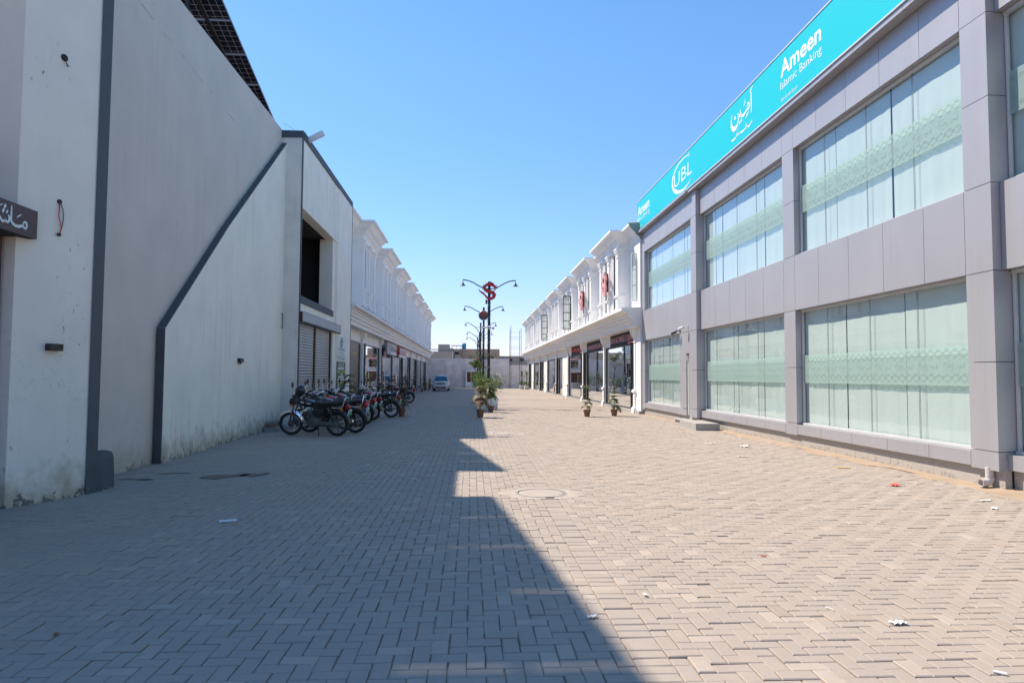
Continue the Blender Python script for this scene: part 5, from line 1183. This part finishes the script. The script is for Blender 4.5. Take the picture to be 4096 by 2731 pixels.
plsp = [(.83,32.25,'front white square planter, the largest in view, on the street centre line',.5,.75,.55),(.72,38.6,'second white planter along the middle, low green shrub inside',.55,.7,.5),(.76,45.2,'third white planter along the middle, shrub taller than its neighbours',.75,.8,.75),(.72,51.9,'fourth white planter along the middle of the street',.8,.8,.8),(.74,58.5,'fifth white planter along the middle of the street',.8,.75,.8),(.7,65.2,'sixth white planter, with the tall pale crowned shrub',.7,.7,.75),(.7,71.8,'seventh white planter toward the end wall',.8,.7,.9),(.66,78.6,'eighth white planter, next to last before the end wall',.9,.7,.9),(.62,84.8,'last white planter before the end wall',.9,.7,.9)]
for i, (x, y, lab, hz, sp, cz) in enumerate(plsp):
    rt = thing('planter', lab, 'planter', (x, y, .003), 0, 'white planters along the street centre')
    m = MB(); w = .39; h = .52
    rings = [[(sx*w_, sy*w_, z) for sx, sy in ((-1,-1),(1,-1),(1,1),(-1,1))] for w_, z in ((w,0),(w,h),(w+.015,h),(w+.015,h+.03),(w-.045,h+.03),(w-.045,h-.07))]
    m.ring_loft(rings, True, False); part('box', m, M['planter_white'], rt, world=False)
    m = MB(); m.quad((-w+.05,-w+.05,h-.05),(w-.05,-w+.05,h-.05),(w-.05,w-.05,h-.05),(-w+.05,w-.05,h-.05)); part('soil', m, M['soil'], rt, world=False)
    sh = thing('shrub', ['leafy shrub with yellowing leaves in the front white planter','low green shrub in the second white planter','taller dense shrub in the third white planter','dense dark shrub in the fourth white planter','round dense shrub in the fifth white planter','low shrub under the pale crown in the sixth planter','green shrub in the seventh white planter','green shrub in the eighth white planter','green shrub in the last planter by the end wall'][i], 'shrub', (x, y, .47), 0, 'shrubs in the white planters')
    part('branches', branches(50+i, 9, 0, cz+hz*.5, sp*.7), M['stem'], sh, 40, world=False)
    addobj('foliage', bush(60+i, sp*.95, sp*.8, hz*.8, .25+cz*.75, 900 if i < 3 else 700, .085, M['leaf_bush'], .35 if i not in (0,) else .55), sh)
# taller slender tree with a pale crown and one with glossy leaves
for i, (x, y, h, mat, lab, rx, rz) in enumerate([(.98,64.4,3.2,'leaf_grey','slender tree with a pale grey green crown behind the lamp poles',.85,.6),(.45,57.6,2.5,'leaf_bush','slender tree with glossy bright leaves left of the pale crowned tree',.55,.4)]):
    rt = thing('tree', lab, 'tree', (x, y, .0), 0, 'slender trees on the street centre')
    m = MB(); m.tube([(0,0,0),(.03,.02,h*.4),(-.02,.03,h*.7)], [.035,.03,.022], 7)
    for k in range(6): a = k*1.05; m.tube([(-.02,.03,h*.68),(.35*math.cos(a),.35*math.sin(a),h*.95)], [.018,.008], 5)
    part('trunk', m, M['stem'], rt, 40, world=False); addobj('crown', bush(90+i, rx, rx, rz, h+.1, 1500, .10, M[mat], .4), rt)
# palms at the end of the sunny row
def palm(seed, n, L, cz, mat):
    r = random.Random(seed); V, Fc, T = [], [], []
    for k in range(n):
        a = r.uniform(0,6.28); el = r.uniform(.1,1.4); l = L*r.uniform(.7,1.1); prev = None; t = r.random()*.6 if r.random() < .8 else .95
        for i in range(8):
            u = i/7; d = l*u*math.cos(el)*(1+.2*u); z = cz+l*(u*math.sin(el)-.75*u*u*(1.2-math.sin(el)*.6)); c = Vector((d*math.cos(a), d*math.sin(a), z)); w = .030*(1-u*.85)
            sd_ = Vector((-math.sin(a), math.cos(a), 0))*w
            cur = (tuple(c-sd_), tuple(c+sd_))
            if prev: b = len(V); V += [prev[0], prev[1], cur[1], cur[0]]; Fc.append((b,b+1,b+2,b+3)); T.append(t)
            prev = cur
    return leafmesh(V, Fc, T, 'fronds', mat)
for i, (x, y, lab) in enumerate([(6.3,85.8,'left drooping palm in a square pot at the far end of the sunny shops'),(6.72,83.6,'right spiky palm in a square pot nearer the last white column')]):
    rt = thing('potted_palm', lab, 'potted palm', (x, y, 0), 0, 'palms at the far end'); m = MB(); m.box(-.27,.27,-.27,.27,0,.5); part('pot', m, M['planter_white'], rt, world=False)
    m = MB(); m.tube([(0,0,.45),(.05,0,1.1),(.02,0,1.75)], [.06,.05,.045], 8); part('trunk', m, M['stem'], rt, 40, world=False)
    addobj('fronds', palm(i+5, 46, 1.25, 1.75, M['leaf_palm']), rt); addobj('low_leaves', bush(120+i, .35, .35, .3, .75, 300, .12, M['leaf_bush'], .4), rt)
# ------------------------------------------------------------------ lamp posts
LX_ = [.85,.80,.76,.80,.70]; LY_ = [34.54,47.58,61.11,74.27,83.5]
llab = ['nearest double armed lamp post, carrying the red dragon emblem','second double armed lamp post, carrying the round shop sign','third double armed lamp post along the street centre','fourth double armed lamp post along the street centre','farthest double armed lamp post, close to the end wall']
def arm_pts(s, low):
    if low: return [(s*.05,0,5.05),(s*.12,0,5.45),(s*.30,0,5.78),(s*.55,0,6.0),(s*.85,0,6.22),(s*1.1,0,6.33),(s*1.34,0,6.37)]
    return [(s*.05,0,5.98),(s*.22,0,6.02),(s*.5,0,6.12),(s*.8,0,6.3),(s*1.05,0,6.40),(s*1.34,0,6.44)]
for i in range(5):
    rt = thing('lamp_post', llab[i], 'lamp post', (LX_[i], LY_[i], 0), 0, 'lamp posts along the street centre')
    m = MB(); m.box(-.068,.068,-.068,.068,0,6.36); m.box(-.12,.12,-.12,.12,0,.04); part('pole', m, M['pole'], rt, world=False)
    for s in (-1, 1):
        m = MB(); m.tube(arm_pts(s, i >= 2), .028, 8)
        if i < 2: m.tube([(s*.05,0,5.80),(s*.25,0,5.92),(s*.4,0,6.08)], .018, 6)
        else: m.tube([(s*.05,0,5.95),(s*.3,0,5.95),(s*.5,0,5.97)], .016, 6)
        arm = part('arm', m, M['pole'], rt, 40, world=False); zt = 6.37 if i >= 2 else 6.44
        m = MB(); m.tube([(s*1.34,0,zt),(s*1.34,0,zt-.12)], .013, 6); m.lathe([(.03,zt-.12),(.05,zt-.20),(.135,zt-.29),(.14,zt-.30),(.12,zt-.29)], (s*1.34,0,0), 16, 'z', True, False); part('lamp_shade', m, M['pole'], arm, 40, world=False)
        m = MB(); m.lathe([(.10,zt-.285),(.06,zt-.31),(.001,zt-.32)], (s*1.34,0,0), 14, 'z', False, False); part('lamp_glass', m, M['lamp_glass'], arm, 40, world=False)
    m = MB(); m.tube([(.088*math.cos(t*.45)*1.1, .088*math.sin(t*.45)*1.1, .3+t*.045) for t in range(112)], .007, 4); part('wound_wire', m, M['steel_white'], rt, 60, world=False)
rt = thing('dragon_emblem', 'large red dragon emblem fixed high on the nearest lamp post', 'emblem', (.85, 34.4, 5.45), group='signs on the lamp posts')
m = dragon(lambda u, v, w: (.80+u, 34.36-w, 5.92+v), .05); part('figure', m, M['red'], rt)
m = MB(); 
for st in DRC: m.ribbon([(u+.012, v-.008, w*.9) for u, v, w in st], lambda u, v, w: (.80+u, 34.40-w, 5.92+v), .03)
part('backing', m, M['black_metal'], rt)
rt = thing('round_sign', 'round dark sign with red lettering on the second lamp post', 'sign', (.78, 47.45, 5.6), group='signs on the lamp posts')
m = MB(); m.lathe([(.33,-.03),(.33,.03)], (.78,47.42,5.78), 28, 'y'); part('disc', m, M['door_brown'], rt, 40)
m = MB(); m.torus((.78,47.40,5.78), .33, .022, 'y', 28, 6); part('ring', m, M['steel'], rt, 40)
fy = lambda u, v, w: (u, 47.385-w, v)
m = MB(); fit_text(m, 'The Wrap Trap', fy, .40, 1.16, 5.70, 5.86, .03, .02); m.ribbon([(.6,5.95,.06),(.75,6.02,.14),(.95,5.98,.1)], fy, .02); part('lettering', m, M['orange_red'], rt)
rt = thing('security_camera', 'pair of white dome cameras halfway up the nearest lamp post', 'security camera', (.85, 34.4, 3.95)); m = MB(); m.tube([(.85,34.45,4.05),(.55,34.3,4.0),(.42,34.25,3.96)], .035, 8); m.lathe([(.02,.1),(.09,.07),(.09,0),(.06,-.06),(.001,-.08)], (.85,34.33,4.0), 14); part('housing', m, M['steel_white'], rt, 40)
m = MB(); m.box(1.0,1.12,34.3,34.42,3.92,4.04); m.tube([(.9,34.4,3.98),(1.02,34.38,3.98)], .02, 6); part('bracket', m, M['steel_white'], rt, 40)
m = MB(); m.box(.66,.76,34.35,34.5,5.22,5.42); solo('junction_box', m, M['pole'], 'small dark box on the nearest lamp post under the dragon', 'junction box', (.7,34.4,5.22))
# ------------------------------------------------------------------ end wall
ew = thing('end_wall', 'old whitewashed wall closing the end of the street', 'wall', (0, 91.4, 0))
m = MB(); m.box(-9, 5.0, 91.3, 91.6, -.05, 3.93); m.box(5.0, 12, 91.3, 91.6, -.05, 3.1); part('wall', m, M['end_wall'], ew)
r9 = random.Random(17)
m = MB(); m.box(-3.5,-2.95,91.24,91.3,-.05,3.93); m.box(-9,5,91.27,91.3,3.7,3.93); m.box(3.2,5.0,91.2,91.3,-.05,3.75); m.box(2.0,3.2,91.26,91.3,-.05,3.8); part('pier', m, M['end_wall'], ew)
hs = MB()
for k in range(420):
    x = r9.uniform(-2.9, 2.0); z = r9.randint(2, 34)*.1; 
    if r9.random() < .6 or x < -2.0: hs.box(x, x+.22, 91.285-.012*r9.random(), 91.3, z, z+.085)
o = part('bricks', hs, M['end_wall'], ew); o['kind'] = 'stuff'
m = MB(); m.box(-.80,-.66,90.6,91.25,.05,2.25); m.box(-.66,2.0,91.0,91.25,2.2,2.35); m.box(-.66,.1,90.9,91.0,.05,.75); kiosk = thing('kiosk', 'white painted booth with a dark opening set in the end wall', 'booth', (0,91,0)); part('walls', m, M['planter_white'], kiosk)
m = MB(); m.box(-.62,1.6,91.22,91.26,.78,2.1); part('opening', m, M['brown_frame'], kiosk)
m = MB(); m.box(-.1,-.04,90.98,91.1,.75,2.2); m.box(-.66,1.4,90.95,91.1,.72,.80); part('sill', m, M['planter_white'], kiosk)
m = MB(); m.box(-2.2,-.6,89.9,90.3,0,.05); solo('ground_beam', m, M['planter_white'], 'low white beam on the ground right of the parked car', 'beam', (-1.4,90.1,0))
rt = thing('shoe_poster', 'black poster with an orange shoe on the end wall', 'poster', (.8,91.2,2.9)); m = MB(); m.box(.3,1.35,91.18,91.24,2.75,3.75); part('board', m, M['sign_black'], rt)
fp = lambda u, v, w: (u, 91.175-w, v)
m = MB(); m.prism([(.42,3.18),(.45,3.30),(.60,3.33),(.66,3.42),(.74,3.37),(.92,3.26),(1.06,3.20),(1.06,3.13),(.45,3.12)], fp, 0, .01); part('shoe_picture', m, M['gold'], rt)
m = MB(); fit_text(m, '0315', fp, .40, .98, 2.84, 3.0, .02); m.ribbon([(.4,3.58,.05),(1.1,3.58,.05)], fp); part('lettering', m, M['sign_paper'], rt)
m = MB(); m.box(.3,1.35,91.16,91.18,3.76,4.05); part('red_band', m, M['pink_red'], rt)
# scaffold
sc = thing('scaffold', 'thin steel scaffold tower standing before the end wall at right', 'scaffold', (5.7, 90.5, 0))
for k, (xa, xb, yy, zt) in enumerate([(4.99,5.03,90.7,7.9),(5.16,5.11,90.0,8.25),(6.34,6.30,90.7,7.7),(6.52,6.47,90.0,7.95)]):
    m = MB(); m.tube([(xa,yy,0),(xb,yy,zt)], .03, 8); part('upright', m, M['scaff'] if 'scaff' in M else M['rust'], sc, 40)
for z in (.45,1.55,2.15,4.3,4.6,5.2,5.5,6.5,6.8,7.4):
    m = MB(); m.tube([(5.0,90.35,z),(6.45,90.35,z)], .018, 6); part('rung', m, M['steel'], sc, 40)
for z in (.5,4.6,7.4):
    for xx in (5.08,6.40): m = MB(); m.tube([(xx,90.7,z),(xx,90.0,z)], .018, 6); part('tie', m, M['steel'], sc, 40)
# ------------------------------------------------------------------ houses beyond the wall
def house(label, x0, x1, y0, y1, z1, mat, wins=(), parapet=.3, grp='houses beyond the end wall'):
    rt = thing('house', label, 'house', ((x0+x1)/2, y0, 0), 0, grp)
    m = MB(); m.box(x0, x1, y0, y1, -.05, z1-parapet-.01); part('wall', m, M[mat], rt)
    m = MB(); m.box(x0-.04, x1+.04, y0-.05, y0+.15, z1-parapet, z1); m.box(x0-.04,x0+.12,y0+.15,y1,z1-parapet,z1); m.box(x1-.12,x1+.04,y0+.15,y1,z1-parapet,z1); part('parapet', m, M[mat], rt)
    for (wx, wz, ww, wh) in wins:
        m = MB(); m.box(wx-ww/2-.06, wx+ww/2+.06, y0-.04, y0, wz-.06, wz); m.box(wx-ww/2-.06, wx+ww/2+.06, y0-.04, y0, wz+wh, wz+wh+.06); m.box(wx-ww/2-.06,wx-ww/2,y0-.04,y0,wz,wz+wh); m.box(wx+ww/2,wx+ww/2+.06,y0-.04,y0,wz,wz+wh); f = part('window', m, M['beige'], rt)
        m = MB(); m.box(wx-ww/2, wx+ww/2, y0-.02, y0-.005, wz, wz+wh); part('pane', m, M['dark_room'], f)
    return rt
h1 = house('long tan house with a flat roof behind the middle of the end wall', -1.95, 4.4, 110, 121, 5.95, 'beige', [(-.25,4.45,.5,.5),(3.3,4.45,.55,.5)], 1.15)
m = MB(); m.box(-1.95,4.4,109.85,109.95,4.82,4.90); part('ledge', m, M['beige'], h1)
h2 = house('grey brown house with a raised stair block behind the left of the end wall', -9.5, -3.15, 108, 119, 5.45, 'greyrender', [], 1.0)
m = MB(); m.box(-5.35,-3.6,108.6,112,5.45,6.60); m.box(-3.6,-3.0,108.6,112,5.45,6.0); part('stair_block', m, M['greyrender'], h2)
m = MB(); m.box(-7.4,-5.4,108.5,110.4,5.75,5.82); part('roof_panel', m, M['black_metal'], h2)
m = MB(); m.box(-9.5,-3.15,107.7,108,3.9,4.15); part('ledge', m, M['terracotta_brick'], h2)
h3 = house('small grey house with a sloping stair wall between the two larger houses', -3.0, -1.95, 109, 116, 5.9, 'concrete', [(-2.4,5.0,.7,.45)], .3)
m = MB(); m.prism([(-2.7,3.3),(-2.7,5.0),(-2.0,5.0),(-.6,3.3)], lambda u, v, w: (u, 108.9-w, v), 0, .3); part('stair_wall', m, M['greyrender'], h3)
m = MB(); m.box(-3.3,-1.6,108.8,110,6.4,6.47); 
for xx in (-3.2,-2.5,-1.75): m.box(xx,xx+.05,108.9,108.95,5.9,6.4)
part('roof_canopy', m, M['black_metal'], h3)
h4 = house('pale low house behind the right part of the end wall', 4.5, 12.5, 112, 122, 4.9, 'greyrender', [(6.3,4.1,.7,.4),(8.2,4.1,.6,.4)], .4)
m = MB(); m.lathe([(.32,0),(.34,.1),(.34,.85),(.25,.95),(.12,1.0)], (-1.28,111,5.95), 18); solo('water_tank', m, M['tank_blue'], 'blue plastic water tank on the tan roof', 'water tank', (-1.28,111,5.95), smooth=40)
m = MB(); m.tube([(-1.5,111.2,5.9),(-1.5,111.2,7.6)], .03, 5); solo('roof_aerial', m, M['steel_white'], 'thin pale aerial pole beside the blue water tank', 'aerial', (-1.5,111.2,5.9))
m = MB(); m.box(-3.05,-2.95,107.4,107.5,0,5.4); solo('vent_pipe', m, M['steel_white'], 'white upright pipe between the houses behind the wall', 'pipe', (-3.0,107.45,0))
# ------------------------------------------------------------------ parked car, seen from the front
def car():
    rt = thing('parked_car', 'white family car with chrome grille facing the camera, parked before the end wall', 'car', (-3.22, 71.1, .003))
    P = lambda x, y, z: (x, y, z)          # y grows towards the rear
    body = MB(); secs = [  # y, half width, z bottom, z top
        (.0,.62,.28,.62),(.06,.76,.24,.74),(.22,.83,.22,.86),(.55,.865,.22,.95),(1.0,.87,.22,1.03),(1.3,.87,.22,1.06),(2.4,.87,.22,1.08),(3.6,.865,.24,1.10),(4.25,.82,.28,1.05),(4.42,.7,.35,.95)]
    rings = []
    for y, hw, z0, z1 in secs:
        pts = []
        for (u, v) in ((-.78,0),(-.97,.10),(-1,.35),(-1,.62),(-.95,.86),(-.80,.97),(-.4,1.0),(0,1.01),(.4,1.0),(.80,.97),(.95,.86),(1,.62),(1,.35),(.97,.10),(.78,0)): pts.append((u*hw, y, z0+(z1-z0)*v))
        rings.append(pts)
    body.ring_loft(rings); b = part('body', body, M['car_white'], rt, 38, world=False)
    cab = MB(); rings = []
    for y, hb, ht, z0, z1 in ((1.0,.78,.76,1.0,1.03),(1.35,.79,.70,1.02,1.30),(1.72,.79,.60,1.03,1.565),(2.1,.79,.585,1.05,1.61),(3.2,.79,.58,1.06,1.60),(3.9,.78,.56,1.05,1.52),(4.3,.74,.6,1.0,1.08)):
        rings.append([(-hb,y,z0),(-(hb*.4+ht*.6),y,z0+(z1-z0)*.6),(-ht,y,z1-.05*(z1-z0)),(-ht*.8,y,z1),(0,y,z1+.02),(ht*.8,y,z1),(ht,y,z1-.05*(z1-z0)),(hb*.4+ht*.6,y,z0+(z1-z0)*.6),(hb,y,z0)])
    cab.ring_loft(rings); part('roof', cab, M['car_white'], rt, 38, world=False)
    m = MB(); m.quad((-.71,1.06,1.065),(.71,1.06,1.065),(.56,1.66,1.535),(-.56,1.66,1.535)); m.v = [(x, y-.035, z+.025) for x, y, z in m.v]; part('windscreen', m, M['car_glass'], rt, world=False)
    m = MB()
    for s in (-1, 1): m.quad((s*.80,1.45,1.08),(s*.80,3.7,1.10),(s*.625,3.6,1.48),(s*.64,1.8,1.50))
    part('side_window', m, M['car_glass'], rt, world=False)
    m = MB(); m.ribbon([(-.72,1.05,.03),(.72,1.05,.03)], lambda u, v, w: (u, 1.0, v+.01)); part('wiper_cowl', m, M['black_plastic'], rt, world=False)
    g = MB(); g.prism([(-.46,.80),(.46,.80),(.42,.90),(-.42,.90)], lambda u, v, w: (u, .105-w+.22*(abs(u)/.5)**2*.4, v), 0, .03); gr = part('grille', g, M['chrome'], rt, world=False)
    g = MB(); g.prism([(-.50,.73),(-.40,.66),(.40,.66),(.50,.73),(.44,.765),(-.44,.765)], lambda u, v, w: (u, .06-w, v), 0, .03); g.prism([(-.42,.905),(.42,.905),(.40,.925),(-.40,.925)], lambda u, v, w: (u, .12-w, v), 0, .03); part('grille_slot', g, M['black_plastic'], gr, world=False)
    g = MB(); fe = lambda u, v, w: (u, .055-w, v); g.ribbon([(-.06,.80,.02),(-.045,.90,.02)], fe, .02); g.ribbon([(.06,.80,.02),(.045,.90,.02)], fe, .02); g.ribbon([(-.05,.85,.02),(.05,.85,.02)], fe, .02); part('emblem', g, M['black_metal'], gr, world=False)
    for s in (-1, 1):
        m = MB(); m.prism([(s*.46,.79),(s*.60,.77),(s*.80,.86),(s*.83,.95),(s*.66,.92),(s*.46,.86)], lambda u, v, w: (u, .10+.22*max(0,(abs(u)-.46))/.36-w, v), 0, .04); part('headlight', m, M['lamp_glass'], rt, world=False)
        m = MB(); m.prism([(s*.56,.46),(s*.80,.46),(s*.82,.54),(s*.52,.54)], lambda u, v, w: (u, .055+.2*max(0,(abs(u)-.6))-w, v), 0, .04); part('fog_lamp_recess', m, M['black_plastic'], rt, world=False)
        m = MB(); sect_loft(m, [(s*.92,1.28,1.09,.06,.05),(s*1.0,1.26,1.10,.085,.075),(s*1.08,1.28,1.09,.06,.05)], 12); m.tube([(s*.80,1.35,1.04),(s*.95,1.3,1.07)], .02, 6); part('mirror', m, M['car_white'], rt, 40, world=False)
        for y in (.78, 3.55):
            m = MB(); m.torus((s*.76,y,.33), .25, .085, 'x', 24, 8); w_ = part('wheel', m, M['rubber'], rt, 40, world=False)
            m = MB(); m.lathe([(.19,-.02),(.19,.06),(.05,.08),(.001,.08)], (0,0,0), 18, 'x'); m.v = [(s*(.80+x), y+yy, .33+z) for x, yy, z in m.v]; part('rim', m, M['steel'], w_, 40, world=False)
            m = MB(); m.box(s*.60, s*.875, y-.36, y+.36, .2, .62); part('wheel_arch', m, M['black_plastic'], rt, world=False)
        m = MB(); m.tube([(s*.60,1.95,1.64),(s*.60,2.2,1.675),(s*.60,3.4,1.66),(s*.6,3.6,1.62)], .02, 6); part('roof_rail', m, M['black_metal'], rt, 40, world=False)
    m = MB(); m.prism([(-.58,.42),(-.50,.33),(.50,.33),(.58,.42),(.50,.48),(-.50,.48)], lambda u, v, w: (u, .03-w, v), 0, .05); part('lower_intake', m, M['black_plastic'], rt, world=False)
    m = MB(); m.box(-.48,.48,-.01,.06,.30,.33); part('skid_strip', m, M['steel'], rt, world=False); m = MB(); m.box(-.6,.6,.0,.3,.2,.29); part('undertray', m, M['black_plastic'], rt, world=False)
    m = MB(); m.box(-.21,.21,-.03,-.015,.43,.58); pl = part('number_plate', m, M['plate'], rt, world=False)
    m = MB(); 
    for q in (-.14,-.05,.05,.13): m.box(q-.025,q+.025,-.034,-.03,.46,.55)
    part('plate_print', m, M['ink'], pl, world=False)
    return rt
car()
# fire extinguisher stand at the sunny shops
rt = thing('fire_extinguisher', 'small red extinguisher stand beside a boarded shop on the sunny side', 'fire extinguisher', (7.1, 58.4, 0)); m = MB(); m.box(7.0,7.25,58.0,58.8,.10,.75); part('stand', m, M['concrete'], rt); m = MB(); m.box(6.98,7.0,58.08,58.72,.15,.55); part('red_panel', m, M['pink_red'], rt)
# ------------------------------------------------------------------ litter
def scrap(label, x, y, L, W, ang, mat, kind='paper scrap', curl=.01, name='paper_scrap', grp='litter on the paving'):
    r = random.Random(int(x*100+y*17)); m = MB(); n = 5
    for i in range(n):
        for j in range(3):
            pass
    grid = [[(L*(i/n-.5)+r.uniform(-.004,.004), W*(j/3-.5)+r.uniform(-.004,.004), (.006+min(curl,.22*W)*(abs(math.sin(i*1.7+j))+r.random()*.5))) for j in range(4)] for i in range(n+1)]
    ca, sa = math.cos(ang), math.sin(ang)
    for i in range(n):
        for j in range(3):
            q = [grid[i][j], grid[i+1][j], grid[i+1][j+1], grid[i][j+1]]; m.quad(*[(x+a*ca-b*sa, y+a*sa+b*ca, c) for a, b, c in q])
    solo(name, m, M[mat], label, kind, (x, y, 0), grp)
scrap('long white paper strip on the paving, farthest litter before the bank', 5.63, 15.9, .30, .07, .1, 'paper')
scrap('crumpled white paper sheet on the paving beside the long strip', 6.17, 15.16, .22, .12, .5, 'paper', curl=.03)
scrap('thin white paper strip lying nearer than the crumpled sheet', 5.34, 13.24, .24, .06, .0, 'paper')
scrap('pale yellow paper strip lying midway along the bank wall', 6.44, 11.58, .24, .07, -.1, 'yellow')
scrap('crumpled orange and red snack wrapper on the paving before the bank', 6.13, 9.64, .16, .10, .6, 'orange_red', 'wrapper', .04, 'snack_wrapper')
scrap('white paper slip on the paving near the drain elbow', 6.55, 8.43, .17, .05, .1, 'paper')
scrap('small folded white paper just in front of the slip by the drain', 6.25, 7.9, .10, .06, .8, 'paper', curl=.03)
scrap('torn white paper lying on the sunlit blocks at lower right', 2.71, 4.26, .10, .055, .2, 'paper', curl=.018)
scrap('small white scrap at the shadow edge in the foreground', .79, 4.46, .07, .03, .3, 'paper')
scrap('tiny pale chip on the soldier course of blocks', 1.25, 4.89, .05, .025, 1.9, 'paper')
scrap('flattened pale paper on the shaded blocks at left', -2.57, 7.5, .18, .10, .4, 'paper', curl=.003)
def butt(label, x, y, ang, mat, L=.05, r=.006):
    d = Vector((math.cos(ang), math.sin(ang), 0)); m = MB(); c = Vector((x, y, .012)); m.tube([c-d*L/2, c+d*L/2], r, 8); solo('cigarette_butt', m, M[mat], label, 'cigarette butt', (x, y, 0), 'litter on the paving', 40)
butt('white cigarette butt near the lower right corner', 2.79, 3.52, -.7, 'paper', .06, .007); butt('orange cigarette butt on the sunlit blocks', 2.54, 5.87, -.3, 'amber', .045, .006); butt('thin pale stick on the sunlit blocks nearer the camera', 2.41, 4.54, -.9, 'paper', .06, .003)
m = MB(); m.lathe([(.001,0),(.014,.004),(.016,.010),(.008,.016),(.001,.017)], (-2.45,4.29,.004), 9); solo('pebble', m, M['terracotta_brick'], 'single brown pebble on the shaded blocks at lower left', 'pebble', (-2.45,4.29,0), smooth=60)
